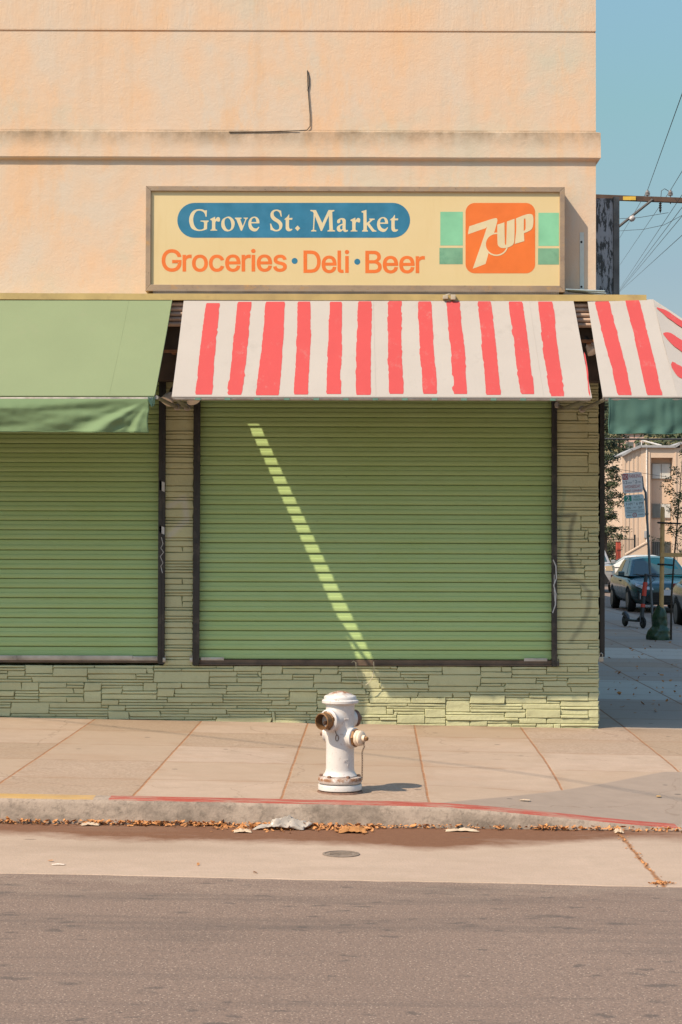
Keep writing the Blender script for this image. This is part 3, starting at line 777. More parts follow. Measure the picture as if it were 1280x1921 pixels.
GS = {
 'G': [[(365, 158, C), (362, 222, C), (352, 222, C), (338, 182), (300, 162), (262, 168), (236, 205), (228, 255), (240, 310), (272, 347), (312, 350), (335, 338, C), (337, 290, C), (330, 274), (302, 270, C), (302, 260, C), (382, 260, C), (382, 270, C), (369, 280, C), (366, 346, C), (325, 360), (270, 363), (215, 340), (190, 285), (190, 228), (215, 175), (262, 149), (315, 148), (345, 160), (355, 157, C)]],
 'r': [[(398, 254, C), (400, 244, C), (447, 222, C), (449, 250, C), (468, 228), (486, 228), (496, 242), (492, 268), (476, 270), (460, 264), (449, 280, C), (449, 338, C), (456, 350), (468, 352, C), (468, 361, C), (400, 361, C), (400, 352, C), (412, 349), (416, 338, C), (416, 268, C), (411, 257, C)]],
 'o': [[(576, 221), (612, 232), (640, 268), (641, 308), (622, 348), (580, 368), (540, 360), (514, 328), (509, 284), (526, 244)], [(570, 234), (549, 246), (541, 278), (548, 318), (566, 346), (588, 354), (604, 338), (610, 306), (602, 264), (588, 241)]],
 'v': [[(645, 231, C), (712, 231, C), (712, 240, C), (698, 246, C), (724, 316, C), (750, 248, C), (742, 241), (732, 239, C), (732, 231, C), (775, 231, C), (775, 240, C), (762, 247, C), (716, 362, C), (704, 362, C), (660, 250, C), (645, 241, C)]],
 'e': [[(890, 288, C), (887, 256), (868, 229), (836, 221), (804, 234), (783, 268), (781, 312), (798, 350), (836, 369), (868, 360), (890, 325, C), (884, 321, C), (862, 339), (834, 334), (815, 312), (809, 288, C)], [(809, 275, C), (817, 246), (836, 233), (853, 242), (861, 275, C)]],
 'S': [[(1107, 162, C), (1115, 221, C), (1104, 221, C), (1090, 180), (1062, 163), (1036, 176), (1034, 205), (1056, 232), (1095, 258), (1119, 292), (1115, 334), (1088, 362), (1052, 368), (1020, 358), (1002, 354, C), (997, 290, C), (1007, 290, C), (1026, 334), (1056, 354), (1084, 344), (1088, 312), (1070, 284), (1028, 258), (1003, 224), (1004, 184), (1028, 157), (1066, 150), (1094, 158)]],
 't': [[(1140, 251, C), (1146, 240), (1166, 225), (1184, 199, C), (1189, 199, C), (1188, 234, C), (1222, 234, C), (1218, 252, C), (1187, 252, C), (1187, 322), (1196, 343), (1214, 342, C), (1222, 350, C), (1198, 366), (1170, 364), (1155, 345), (1153, 320, C), (1153, 252, C)]],
 '.': [[(42, 286, C), (66, 311, C), (42, 337, C), (18, 311, C)]],
 'M': [[(160, 143, C), (212, 143, C), (270, 264, C), (328, 143, C), (382, 143, C), (382, 152, C), (362, 160, C), (368, 325, C), (388, 332, C), (388, 341, C), (318, 341, C), (318, 332, C), (336, 325, C), (330, 195, C), (268, 336, C), (256, 336, C), (202, 198, C), (195, 324, C), (215, 332, C), (215, 341, C), (167, 341, C), (167, 332, C), (184, 324, C), (191, 172, C), (180, 157, C), (160, 152, C)]],
 'a': [[(408, 262, C), (409, 238), (432, 221), (462, 218), (482, 228), (487, 250), (485, 310), (491, 327), (508, 327, C), (508, 336, C), (488, 346), (470, 342), (461, 328, C), (440, 343), (416, 340), (404, 320), (410, 295), (436, 277), (457, 269, C), (457, 246), (448, 231), (437, 236), (436, 254), (424, 265)], [(457, 281, C), (440, 290), (433, 306), (442, 324), (457, 318, C)]],
 'k': [[(632, 155, C), (678, 141, C), (680, 262, C), (714, 236, C), (704, 230, C), (704, 222, C), (755, 222, C), (755, 231, C), (736, 236, C), (704, 264, C), (748, 322), (770, 334, C), (770, 342, C), (732, 343, C), (682, 278, C), (681, 324, C), (692, 334, C), (692, 342, C), (638, 342, C), (638, 334, C), (650, 324, C), (650, 170, C), (632, 163, C)]],
}
def shift(z1, loops, dx, dy, s): return [[(q[0] * s + dx, q[1] * s + dy) + tuple(q[2:]) for q in l] for l in loops]
LY = FY - 0.0009
letters = []
for g in ('G', 'r', 'o', 'v', 'e', 'S', 't'): letters += [lp(1, l) for l in GS[g]]
for g in ('.', 'M', 'a', 'k'): letters += [lp(2, l) for l in GS[g]]
q = 4.923 / 5.3333
for g, tx, base in (('r', 530, 341), ('e', 777, 345), ('t', 896, 343)):
    gx = min(v[0] for l in GS[g] for v in l); gb = {'r': 361, 'e': 369, 't': 366}[g]
    letters += [lp(2, l) for l in shift(2, GS[g], tx - gx * q, base - gb * q, q)]
fill('name_lettering', letters, LY, M_CREAM, sign, 0.0003)
GLY = {"G":[[309,-7,269,-7,223,-7,184,4,149,25,115,46,88,77,69,116,50,155,40,201,40,254,40,308,50,354,69,393,88,432,115,462,149,484,183,505,221,516,265,516,292,516,317,512,340,504,364,496,385,484,403,469,422,454,437,437,449,416,461,396,470,373,474,349,452,349,430,349,408,349,403,365,396,380,387,393,379,406,368,417,356,427,344,436,330,444,315,448,300,453,283,456,265,456,235,456,208,448,183,432,159,417,139,394,125,364,111,334,103,297,103,254,103,211,111,175,125,145,140,115,159,92,184,76,209,61,237,53,269,53,297,53,323,59,345,71,367,83,384,101,396,123,409,146,415,172,415,202,421,201,428,200,434,199,384,199,333,199,283,199,283,218,283,237,283,256,348,256,413,256,478,256,478,237,478,219,478,200,478,158,469,122,451,91,433,60,408,36,377,19,345,2]],"r":[[73,0,53,0,53,126,53,253,53,379,72,379,92,379,112,379,112,360,112,340,112,321,113,321,114,321,115,321,122,340,135,355,152,367,170,379,190,385,213,385,218,385,223,385,229,384,235,384,240,384,243,384,243,363,243,343,243,322,242,323,237,323,230,324,223,325,215,326,207,326,189,326,173,322,159,315,145,307,134,297,126,284,118,270,114,255,114,237,114,158,114,79,114,0,93,0]],"o":[[242,-8,207,-8,173,-8,143,0,117,16,91,33,71,56,56,85,41,114,34,149,34,187,34,227,41,262,56,291,71,321,91,343,117,360,143,376,173,384,207,384,242,384,273,376,299,360,325,343,345,321,359,291,374,262,381,227,381,187,381,149,374,114,359,85,345,56,325,33,299,16,273,0],[182,46,207,46,233,46,254,53,270,66,287,79,299,96,307,117,315,139,319,162,319,187,319,213,315,236,307,258,299,280,287,297,270,310,254,323,233,330,207,330,182,330,161,323,145,310,129,297,116,280,108,258,100,237,96,213,96,187,96,162,100,139,108,117,116,96,129,79,145,66,161,53]],"c":[[226,-8,207,-8,173,-8,143,0,117,16,91,33,71,56,56,85,41,114,34,149,34,187,34,227,41,262,56,291,71,321,91,343,117,360,143,376,173,384,207,384,226,384,243,382,260,377,276,372,292,365,305,356,319,347,330,335,340,322,350,309,357,294,362,277,342,272,322,267,303,262,300,272,296,281,290,289,285,297,278,305,270,311,262,317,253,322,242,325,232,328,220,330,207,330,182,330,161,323,145,310,129,297,116,280,108,258,100,237,96,213,96,187,96,162,100,139,108,117,116,96,129,79,145,66,161,53,182,46,207,46,220,46,232,48,243,52,253,55,263,60,271,66,279,72,286,80,292,89,297,97,301,107,304,117,324,112,343,107,363,102,358,85,351,70,341,56,332,43,320,31,306,21,293,12,277,4,261,-1,244,-6]],"i":[[73,0,53,0,53,126,53,253,53,379,73,379,93,379,114,379,114,253,114,126,114,0,93,0],[95,443,84,443,72,443,62,447,54,455,45,462,41,472,41,483,41,494,45,504,54,512,62,520,72,524,84,524,95,524,106,520,114,512,122,504,126,494,126,483,126,472,122,462,114,455,106,447]],"e":[[238,-8,212,-8,175,-8,143,0,117,16,90,33,70,56,56,85,41,114,34,148,34,187,34,226,41,260,55,290,69,319,89,343,115,359,141,376,171,384,205,384,226,384,246,381,266,374,285,367,303,356,319,341,335,326,348,306,357,282,366,258,371,228,371,194,371,186,371,178,371,169,272,169,174,169,75,169,75,187,75,204,75,221,163,221,250,221,338,221,329,215,319,208,310,202,310,227,306,249,298,269,290,288,278,303,263,314,247,325,228,330,205,330,182,330,163,325,146,313,130,302,118,288,109,270,100,251,96,232,96,211,96,200,96,189,96,178,96,150,101,126,110,106,120,87,134,72,151,61,168,51,189,46,212,46,228,46,241,48,254,53,266,57,277,64,285,73,294,82,301,93,306,105,325,101,345,96,365,91,359,71,349,54,335,39,321,24,303,13,283,4,262,-4]],"s":[[211,-8,182,-8,156,-8,133,-4,112,3,92,11,75,23,62,38,49,53,40,72,36,94,55,98,74,102,94,107,99,86,109,70,124,60,139,50,158,45,181,45,208,45,229,51,244,62,260,74,268,87,268,103,268,116,263,127,254,136,245,144,231,151,212,155,191,160,170,165,149,170,115,178,89,191,72,208,55,225,47,247,47,274,47,296,53,315,65,332,77,348,94,361,115,370,136,380,160,384,187,384,213,384,235,380,254,372,272,365,287,353,299,339,310,325,319,309,324,290,305,286,287,281,268,277,263,292,255,304,243,316,230,327,212,333,187,333,165,333,146,327,131,317,116,306,109,293,109,277,109,263,114,252,124,243,134,235,150,228,172,223,191,218,210,214,229,209,264,201,290,188,306,171,323,154,331,133,331,107,331,84,325,64,312,47,300,30,282,16,260,6,237,-3]],"D":[[271,0,219,0,178,0,137,0,96,0,96,19,96,38,96,57,136,57,175,57,215,57,256,57,291,65,318,81,345,97,366,119,379,149,392,179,399,214,399,255,399,296,392,331,379,361,366,390,346,412,320,428,293,444,260,452,221,452,178,452,136,452,93,452,93,471,93,490,93,509,137,509,181,509,225,509,275,509,317,499,353,478,388,458,415,429,433,391,452,353,462,308,462,255,462,202,452,157,433,119,414,81,387,51,351,31,314,10],[103,509,125,509,125,339,125,170,125,0,103,0,82,0,60,0,60,170,60,339,60,509,82,509]],"l":[[147,-2,139,-2,110,-2,88,5,74,20,60,35,53,57,53,84,53,226,53,367,53,509,73,509,93,509,114,509,114,372,114,235,114,99,114,81,116,69,120,62,125,55,133,52,146,52,152,52,157,52,160,53,164,53,167,54,170,54,173,37,177,20,181,3,175,1,169,0,162,-1,154,-2]],"B":[[122,0,60,0,60,170,60,339,60,509,120,509,181,509,241,509,276,509,306,503,329,491,352,479,369,462,381,442,392,422,398,399,398,374,398,352,394,334,387,320,379,306,369,294,356,286,344,277,330,271,315,267,315,265,315,264,315,262,331,261,347,255,363,245,379,235,392,221,402,203,413,185,418,163,418,136,418,111,412,87,400,67,388,46,370,30,344,18,319,6,287,0,247,0,184,0],[125,115,125,57,165,57,205,57,245,57,284,57,313,65,330,80,347,95,355,114,355,137,355,154,351,170,342,184,334,198,321,209,306,218,290,227,271,231,248,231,207,231,166,231,125,231,125,173],[125,341,125,285,162,285,200,285,238,285,257,285,273,289,288,296,303,303,315,313,323,326,332,339,336,355,336,372,336,395,328,414,313,429,297,444,273,452,240,452,202,452,163,452,125,452,125,396]]}

HAND = {   # two letters redrawn so that no outline crosses itself
 'e': [[(370, 172, 1), (368, 225), (345, 310), (290, 368), (202, 388), (115, 365), (56, 300), (34, 190), (56, 80), (115, 15), (205, -8), (290, 12), (345, 62), (364, 118, 1), (303, 124, 1), (285, 80), (245, 52), (205, 45), (150, 62), (112, 110), (100, 172, 1)][::-1], [(101, 222, 1), (115, 285), (155, 328), (204, 338), (255, 325), (290, 280), (304, 222, 1)][::-1]],
 'D': [[(60, 0, 1), (60, 509, 1), (220, 509, 1), (330, 490), (410, 420), (445, 320), (450, 254), (445, 185), (410, 90), (330, 20), (220, 0, 1)], [(125, 57, 1), (125, 452, 1), (215, 452, 1), (300, 437), (355, 385), (383, 310), (386, 254), (383, 195), (355, 122), (300, 72), (215, 57, 1)][::-1]]}
def glyph(ch, k=6):
    if ch in HAND: return [crm(l) for l in HAND[ch]]
    out = []
    for fl in GLY[ch]:
        kn = [fl[i:i + 6] for i in range(0, len(fl), 6)]; pts = []
        for i, a in enumerate(kn):
            b = kn[(i + 1) % len(kn)]
            P0, P1, P2, P3 = a[2:4], a[4:6], b[0:2], b[2:4]
            st = abs((P3[0] - P0[0]) * (P1[1] - P0[1]) - (P3[1] - P0[1]) * (P1[0] - P0[0])) < 200 and abs((P3[0] - P0[0]) * (P2[1] - P0[1]) - (P3[1] - P0[1]) * (P2[0] - P0[0])) < 200
            for j in range(1 if st else k):
                t = j / k; u = 1 - t
                pts.append(tuple(u ** 3 * P0[c] + 3 * u * u * t * P1[c] + 3 * u * t * t * P2[c] + t ** 3 * P3[c] for c in (0, 1)))
        out.append(pts)
    return out
def word(body, px0, px1, base, cap, off):
    gap = 46; xx = 0; loops = []
    for ch in body:
        g = glyph(ch); gx0 = min(p[0] for l in g for p in l); gx1 = max(p[0] for l in g for p in l)
        loops += [[(p[0] - gx0 + xx, p[1]) for p in l] for l in g]
        xx += gx1 - gx0 + gap - (16 if ch == 'r' else 0)
    xx -= gap; capu = 520.0
    return [grow([pq(px0 + p[0] / xx * (px1 - px0), base - p[1] / capu * cap) for p in l], off) for l in loops]
def grow(l, d):
    l = [p for i, p in enumerate(l) if math.hypot(p[0] - l[i - 1][0], p[1] - l[i - 1][1]) > 1e-5]; out = []
    for i, p in enumerate(l):
        a, b = l[i - 1], l[(i + 1) % len(l)]
        n1 = Vector((p[1] - a[1], a[0] - p[0])).normalized(); n2 = Vector((b[1] - p[1], p[0] - b[0])).normalized()
        mt = n1 + n2; mt = mt / max(0.5, mt.dot(mt) / 2); out.append((p[0] + GSIGN * mt.x * d, p[1] + GSIGN * mt.y * d))
    return out
GSIGN = -1
wl_ = [word('Groceries', 304.5, 537.5, 508.5, 40.5, 0.0042), word('Deli', 570.5, 654.5, 511, 41, 0.0042), word('Beer', 686.5, 795, 511.5, 41, 0.0042)]
for q in wl_: fill('goods_lettering', q, FY - 0.0004, M_ORNG, sign, 0.0004)
fill('lettering_dot', [circ(553, 489.5, 5.6)], FY - 0.0004, M_PILL, sign, 0.0004)
fill('lettering_dot', [circ(670.5, 491, 5.6)], FY - 0.0004, M_PILL, sign, 0.0004)
L3 = lambda px, py: (810 + px / 4.923, 360 + py / 4.923)
def rect3(a, b, c, d):
    (u, v), (s, t) = L3(a, b), L3(c, d); return [pq(u, v), pq(s, v), pq(s, t), pq(u, t)]
for q in ((80, 184, 288, 495), (986, 193, 1176, 499)): fill('mint_panel', [rect3(*q)], FY - 0.0004, M_MINT, sign, 0.0004)
for q in ((72, 517, 287, 668), (983, 521, 1176, 671)): fill('teal_panel', [rect3(*q)], FY - 0.0004, M_TEAL, sign, 0.0004)
(u, v), (s, t) = L3(313, 102), L3(956, 752)
badge = fill('logo_badge', [rounded(u, s, v, t, 17.5)], FY - 0.0004, M_ORNG, sign, 0.0004)
seven = [(347, 318, C), (470, 278), (585, 243), (606, 256), (603, 285), (577, 378, C), (498, 665, C), (380, 710, C), (502, 352), (488, 340), (335, 392, C)]
fill('logo_seven', [lp(3, seven)], LY, M_CREAM, badge, 0.0003)
ccx, ccy = L3(598, 484)
fill('logo_disc', [circ(ccx, ccy, 102 / 4.923, 40)], LY - 0.0004, M_ORNG, badge, 0.0003)
ring_o = [L3(598 + 110 * math.cos(R(a)), 484 + 108 * math.sin(R(a))) for a in lin(5, 285, 40)]
ring_i = [L3(598 + 97 * math.cos(R(a)), 484 + 95 * math.sin(R(a))) for a in lin(285, 5, 40)]
fill('logo_ring', [[pq(*q) for q in ring_o + ring_i]], LY - 0.0008, M_CREAM, badge, 0.0003)
lu = [(606, 303, C), (672, 281, C), (675, 440), (678, 484), (688, 486), (690, 440), (695, 274, C), (766, 248, C), (764, 440), (748, 490), (700, 514), (648, 518), (616, 498), (608, 460)]
lpp = [(778, 246, C), (850, 216), (905, 204), (936, 222), (938, 300), (918, 350), (852, 382, C), (856, 455, C), (768, 481, C), (782, 340)]
lpi = [(852, 252, C), (866, 250), (868, 320), (864, 350), (850, 362, C)]
fill('logo_letters', [lp(3, lu), lp(3, lpp), lp(3, lpi)], LY - 0.0012, M_CREAM, badge, 0.0003)

# wire mesh strip laid along the foot of the sign, and the odds and ends lying on the flashing
M_WIRE = simple('grey_wire', (0.34, 0.30, 0.27), 0.5, 0.2, 9, metal=0.6)
m = MB(); rw = random.Random(3)
xa, xb = W(288, 547, -0.26).x, W(1048, 547, -0.26).x
zt, zb = W(640, 544.5, -0.26).z, W(640, 553, -0.26).z
NV = 230
for i in range(NV + 1):
    xx = xa + (xb - xa) * i / NV; dz = 0.006 * mnoise.noise((xx * 3, 0, 1))
    m.obox((xx, -0.262, (zt + zb) / 2 + dz), 0.0022, 0.0022, zt - zb)
for k in range(6):
    zz = zb + (zt - zb) * k / 5
    pts = [(xx, -0.259, zz + 0.006 * mnoise.noise((xx * 3, 0, 1))) for xx in lin(xa, xb, 40)]
    m.tube(pts, 0.0013, 4)
    if k < 5: m.tube([(q[0], -0.259 + 0.035 * k, q[2] + .002) for q in pts], 0.0013, 4) if k in (4,) else None
tag(m.build('wire_mesh', M_WIRE, None, ((xa + xb) / 2, -0.26, zb)), 'long strip of grey square wire mesh lying under the cream shop sign', 'wire mesh')
M_SCR = simple('bluish_metal_strips', (0.30, 0.37, 0.42), 0.5, 0.2, 6, metal=0.3)
m = MB(); a, b = W(1065, 545, -0.12), W(1140, 549, -0.12)
for k in range(3):
    m.obox(((a.x + b.x) / 2 + 0.02 * k - .03, -0.16 + 0.05 * k, (a.z + b.z) / 2 + 0.004 - .006 * k), 0.34, 0.045, 0.010, Matrix.Rotation(R(3 + 1.5 * k), 3, 'Y') @ Matrix.Rotation(R(4 * k - 4), 3, 'Z'))
tag(m.build('metal_strips', M_SCR, None, (a.x + .15, -0.12, b.z), bevel=.002), 'bluish grey metal strips left lying on the yellow flashing below the sign corner', 'metal strips')
M_BOX = simple('beige_junction_box', (0.42, 0.36, 0.27), 0.6, 0.1, 10)
a = W(843, 556, -0.345)
m = MB(); m.box(a.x - .055, a.x - .012, -.372, -.334, a.z - .024, a.z + .006); m.box(a.x + .012, a.x + .052, -.372, -.334, a.z - .030, a.z + .012); m.tube([(a.x - .03, -.35, a.z + .01), (a.x, -.36, a.z + .016), (a.x + .02, -.35, a.z + .01)], .006, 6)
tag(m.build('clamp', M_BOX, None, (a.x, -.35, a.z - .03), bevel=.003), 'small beige clamp pair on the yellow flashing above the striped awning', 'clamp')

# weathered blade sign standing out from the side wall
n = NT('peeling_grey_paint'); x, y, z = n.xyz()
pl = n.noise(9, 7, 0.75, n.vec((2.2, 1, 0.55)))
bot = n.rng(z, -0.33, -0.12)
msk = n.mul(n.rng(pl, 0.50, 0.53), n.add(0.2, n.mul(bot, 0.8)))
c = n.mix(n.rng(n.add(pl, n.mul(n.sub(1.0, bot), -0.12)), 0.485, 0.515), (0.055, 0.060, 0.065), (0.33, 0.35, 0.40))
M_PEEL = n.set(c, 0.75, n.bump(pl, 0.4, 0.006))
YB = 0.55
a, b = W(1121, 372, YB), W(1162, 552, YB)
bs = thing('blade_sign', (BX, YB, b.z), 'weathered dark grey sign box with peeling paint sticking out from the side wall', 'sign')
bx0, bx1 = BX + 0.002, b.x
m = MB(); m.box(bx0, bx1 - 0.055, YB, YB + 1.0, b.z - .10, a.z); m.build('sign_panel', M_PEEL, bs)
M_PEEL2 = simple('weathered_sign_edge', (0.115, 0.115, 0.118), 0.7, 0.45, 7, bump=0.4, dirt=(0.27, 0.24, 0.20))
m = MB(); m.box(bx1 - 0.054, bx1, YB - 0.02, YB + 1.02, b.z - .11, a.z + .012); m.build('edge_strip', M_PEEL2, bs, bevel=.005)
m = MB(); m.box(bx0, bx0 + 0.014, YB - 0.03, YB + 0.02, a.z - .005, a.z + .035); m.build('wall_bracket', M_RUST, bs)

# ------------------------------------------------------------------ awnings
def canvas(name, col, var, tr, dirt):
    n = NT(name)
    c = n.mix(n.rng(n.noise(1.8, 5), 0.3, 0.7), col, tuple(v * (1 - var) for v in col))
    c = n.mix(n.rng(n.noise(3.5, 7, 0.75, n.vec((1.2, 1, .5))), 0.56, 0.74, 0, 0.45), c, dirt)
    wv = n.noise(160, 2)
    c = n.mix(n.rng(wv, 0.35, 0.65, 0, 0.12), c, tuple(v * 0.75 for v in col))
    if 'stripe' in name:
        br = n.mul(n.rng(n.noise(11, 6, 0.8, n.vec((1.0, .5, .5))), 0.56, 0.70), n.rng(n.noise(3, 3), 0.45, 0.6))
        c = n.mix(n.mul(br, 0.32), c, (0.415, 0.28, 0.26))
    n.set(c, 0.8, n.bump(n.add(n.mul(wv, 0.3), n.noise(5, 4)), 0.30, 0.012))
    return n.translucent(c, tr)
M_CANV = canvas('off_white_canvas', (0.422, 0.386, 0.360), 0.07, 0.12, (0.30, 0.275, 0.25))
M_REDP = canvas('red_stripe_paint', (0.480, 0.056, 0.058), 0.07, 0.08, (0.46, 0.085, 0.082))
M_GRNC = canvas('green_awning_canvas', (0.200, 0.252, 0.136), 0.06, 0.08, (0.215, 0.24, 0.14))
M_VALG = canvas('green_valance_vinyl', (0.200, 0.300, 0.150), 0.12, 0.22, (0.165, 0.25, 0.13))
M_TEALV = canvas('teal_valance_vinyl', (0.090, 0.200, 0.170), 0.15, 0.35, (0.055, 0.140, 0.120))
M_TUBE = simple('grey_awning_tube', (0.34, 0.31, 0.28), 0.42, 0.2, 9, metal=0.6, dirt=(0.17, 0.13, 0.10))
YT, YF = -0.325, -1.42
class Slope:
    """a sloping cloth between a top edge at YT and a front edge at YF, given its corners in the photograph"""
    def __init__(s, tl, tr, bl, br, yf=YF, sag=0.012):
        s.c = [W(tl[0], tl[1], YT), W(tr[0], tr[1], YT), W(bl[0], bl[1], yf), W(br[0], br[1], yf)]
        s.px = (tl, tr, bl, br); s.sag = sag
        s.nrm = (s.c[1] - s.c[0]).cross(s.c[2] - s.c[0]).normalized()
        if s.nrm.z < 0: s.nrm = -s.nrm
    def at(s, u, t, off=0.0):
        a = s.c[0].lerp(s.c[1], u); b = s.c[2].lerp(s.c[3], u); q = a.lerp(b, t)
        w = -s.sag * math.sin(math.pi * t) + 0.004 * mnoise.noise((q.x * 2.2, t * 2.0, 4)) * math.sin(math.pi * t) + 0.0015 * mnoise.noise((q.x * 9, t * 5, 9)) * math.sin(math.pi * t)
        return q + s.nrm * (w + off)
    def uv(s, px, py):
        tl, tr, bl, br = s.px; t = (py - tl[1]) / (bl[1] - tl[1])
        l = tl[0] + (bl[0] - tl[0]) * t; r = tr[0] + (br[0] - tr[0]) * t
        return (px - l) / (r - l), t
    def sheet(s, m, nu, nv, mi=0, th=0.003):
        m.grid(nu, nv, lambda a, b: s.at(a, b), mi); m.grid(nu, nv, lambda a, b: s.at(a, b, -th), mi)
        for b in (0, 1):
            m.grid(nu, 1, lambda a, q: s.at(a, b, -th * q), mi); m.grid(1, nv, lambda a, q: s.at(b, q, -th * a), mi)
    def stripe(s, m, top, bot, ty, by, mi=1, seed=0, n=44, th=0.0016):
        rl = random.Random(seed); L = []; Rr = []
        jl = jr = 0
        for i in range(n + 1):
            t = i / n; py = ty + (by - ty) * t
            if rl.random() < 0.25: jl = rl.gauss(0, 0.6)
            if rl.random() < 0.25: jr = rl.gauss(0, 0.6)
            bow = 1.3 * math.sin(t * 5 + seed)
            xl = top[0] + (bot[0] - top[0]) * t + jl + bow * 0.6 + rl.gauss(0, 0.25)
            xr = top[1] + (bot[1] - top[1]) * t + jr + bow * 0.6 + rl.gauss(0, 0.25)
            if i in (0, n): xl += 1.5; xr -= 1.0
            L.append(s.uv(xl, py)); Rr.append(s.uv(xr, py))
        vs = []
        for a, b in zip(L, Rr):
            for k in range(4): vs.append(s.at(a[0] + (b[0] - a[0]) * k / 3, a[1], th))
        m.add(vs, [(i * 4 + k, i * 4 + k + 1, i * 4 + k + 5, i * 4 + k + 4) for i in range(n) for k in range(3)], mi, True)
def arm(parent, a, b, bend=None):
    m = MB(); m.tube([a] + ([bend] if bend else []) + [b], 0.016, 8)
    m.lathe([(0.030, 0), (0.030, 0.008), (0.022, 0.012), (0.022, 0.03)], (b[0], -0.046, b[2]), (0, -1, 0), 10)
    return m.build('frame_arm', M_TUBE, parent)
# striped awning over the middle shutter
S1 = Slope((345, 563.5), (1076, 563.5), (322.5, 743), (1110.5, 744.5))
p = S1.at(0.5, 0.3)
aw = thing('striped_awning', (p.x, -0.3, W(640, 563, -.3).z), 'off white awning with hand painted red stripes above the middle green shutter', 'awning')
m = MB(); S1.sheet(m, 90, 16)
ST = [((387, 413), (366, 396)), ((446, 473), (426.5, 454)), ((499, 536), (481, 524)), ((559, 583), (552.5, 579)), ((618, 641.5), (613.5, 640.5)), ((671, 696.5), (668.5, 697)), ((728.5, 754), (728.5, 756)), ((784.8, 809.8), (793, 820)), ((838, 863.6), (851, 878)), ((896.5, 921.7), (912.8, 941)), ((953.6, 980), (978, 1004)), ((1008.5, 1036), (1032.8, 1060))]
tys = [569, 566.5, 566.2, 566, 566.4, 565.5, 565, 565.8, 565.6, 565.6, 566, 566]
bys = [740.5, 740.8, 741.5, 740, 739, 740.5, 738.5, 738.5, 738.5, 740, 738.5, 743]
for i, (a, b) in enumerate(ST): S1.stripe(m, a, b, tys[i], bys[i], seed=i + 3)
S1.stripe(m, (1095, 1097.5), (1106.5, 1110), 660, 743, seed=44, n=12)
for k in range(2):                             # seams of the cloth panels, two raised welts
    u = (0.486, 0.886)[k]
    m.tube([S1.at(u, t, 0.0008) for t in lin(0.01, 0.99, 20)], 0.0016, 4, 0)
# rolled hem along the front
m.tube([S1.at(u, 1.0, -0.008) for u in lin(0, 1, 50)], 0.011, 8, 0)
m.build('canvas', [M_CANV, M_REDP], aw, recalc=False)
m = MB(); a, b = S1.at(0, 1), S1.at(1, 1); m.tube([a + Vector((0.01, 0.012, -0.020)), b + Vector((-0.01, 0.012, -0.020))], 0.013, 8); m.build('front_bar', M_TUBE, aw)
M_TAB = simple('teal_hem_tabs', (0.10, 0.20, 0.16), 0.6)
for i in range(13):
    m = MB(); q = S1.at(S1.uv(372 + i * 55.4, 741)[0], 1.0); m.box(q.x - .022, q.x + .022, q.y - .006, q.y + .004, q.z - .030, q.z - .014)
    m.build('hem_tab', M_TAB, aw)
arm(aw, tuple(S1.at(0, 1) + Vector((.03, .02, -.02))), tuple(W(352, 765, -0.03)))
arm(aw, tuple(S1.at(1, 1) + Vector((-.03, .02, -.02))), tuple(W(1044, 760, -0.03)), tuple(W(1058, 766, -0.12)))
# green awning over the left shutter, its valance torn and drooping
a0 = W(-420, 563, YT).x
S2 = Slope((-1300, 563), (322.5, 563), (-1380, 741), (290, 741.5), yf=-1.395)
ga = thing('green_awning', (S2.at(.7, 0).x, -0.3, W(640, 563, -.3).z), 'plain pale green awning with a wrinkled hanging valance above the left shutter', 'awning')
m = MB(); S2.sheet(m, 110, 14)
m.tube([S2.at(u, 1.0, -0.008) for u in lin(0, 1, 40)], 0.010, 8, 0)
uA, uB = S2.uv(242, 563)[0], S2.uv(205, 741)[0]
m.tube([S2.at(uA + (uB - uA) * t, t, 0.0004) for t in lin(0, 1, 20)], 0.0012, 4, 0)
m.tube([S2.at(1.0, t, 0.0) for t in lin(0, 1, 20)], 0.006, 6, 0)
m.build('canvas', M_GRNC, ga, recalc=False)
m = MB(); a, b = S2.at(0, 1), S2.at(1, 1)
m.tube([a + Vector((0, .006, -.026)), b + Vector((-.01, .006, -.026))], 0.012, 8); m.build('front_bar', M_TUBE, ga)
arm(ga, tuple(S2.at(1, 1) + Vector((.015, .01, -.015))), tuple(W(333, 764, -0.03)))
# valance: hangs from the bar, gathered to the right-hand corner so that fan-shaped folds run from there
yv = -1.395
VL, VR = S2.at(0, 1), S2.at(0.9935, 1)
zb_l, zb_r = W(0, 806, yv).z, W(278, 812, yv).z
corner = Vector((W(279, 747, yv).x, yv - .012, W(279, 747, yv).z))
def val(a, b):
    xx = VL.x + (VR.x - VL.x) * a
    top = S2.at(a * 0.9935, 1).z - 0.03
    zb = zb_l + (zb_r - zb_l) * smooth((a - 0.5) * 2) + 0.010 * mnoise.noise((xx * 4, 0, 0)) - 0.006 * abs(mnoise.noise((xx * 8, 0, 3)))
    zz = top + (zb - top) * b
    dx, dz = max(0.02, corner.x - xx), corner.z - zz
    ang = math.atan2(dz, dx); rr = math.hypot(dx, dz)
    fold = (0.030 * math.sin(ang * 10.0 + 1.6) + 0.011 * math.sin(ang * 21.0 + 2.0)) * smooth(rr * 1.8) * (0.35 + 0.65 * smooth(2.2 - rr * 1.1))
    fold += 0.016 * math.sin(math.pi * b) * smooth((corner.x - xx) * 1.4) * math.sin(2.6 * b + 0.4 * math.sin(xx * 1.5))
    fold += 0.012 * mnoise.noise((xx * 3.5, zz * 14, 5)) + 0.004 * mnoise.noise((xx * 14, zz * 20, 2))
    return Vector((xx + 0.006 * math.sin(b * 7), yv - 0.008 - fold * min(1, b * 3.5), zz))
m = MB(); m.grid(520, 44, val); 
m.tube([val(a, 0.965) + Vector((0, -.0015, 0)) for a in lin(0.5, 1, 160)], 0.0022, 4)
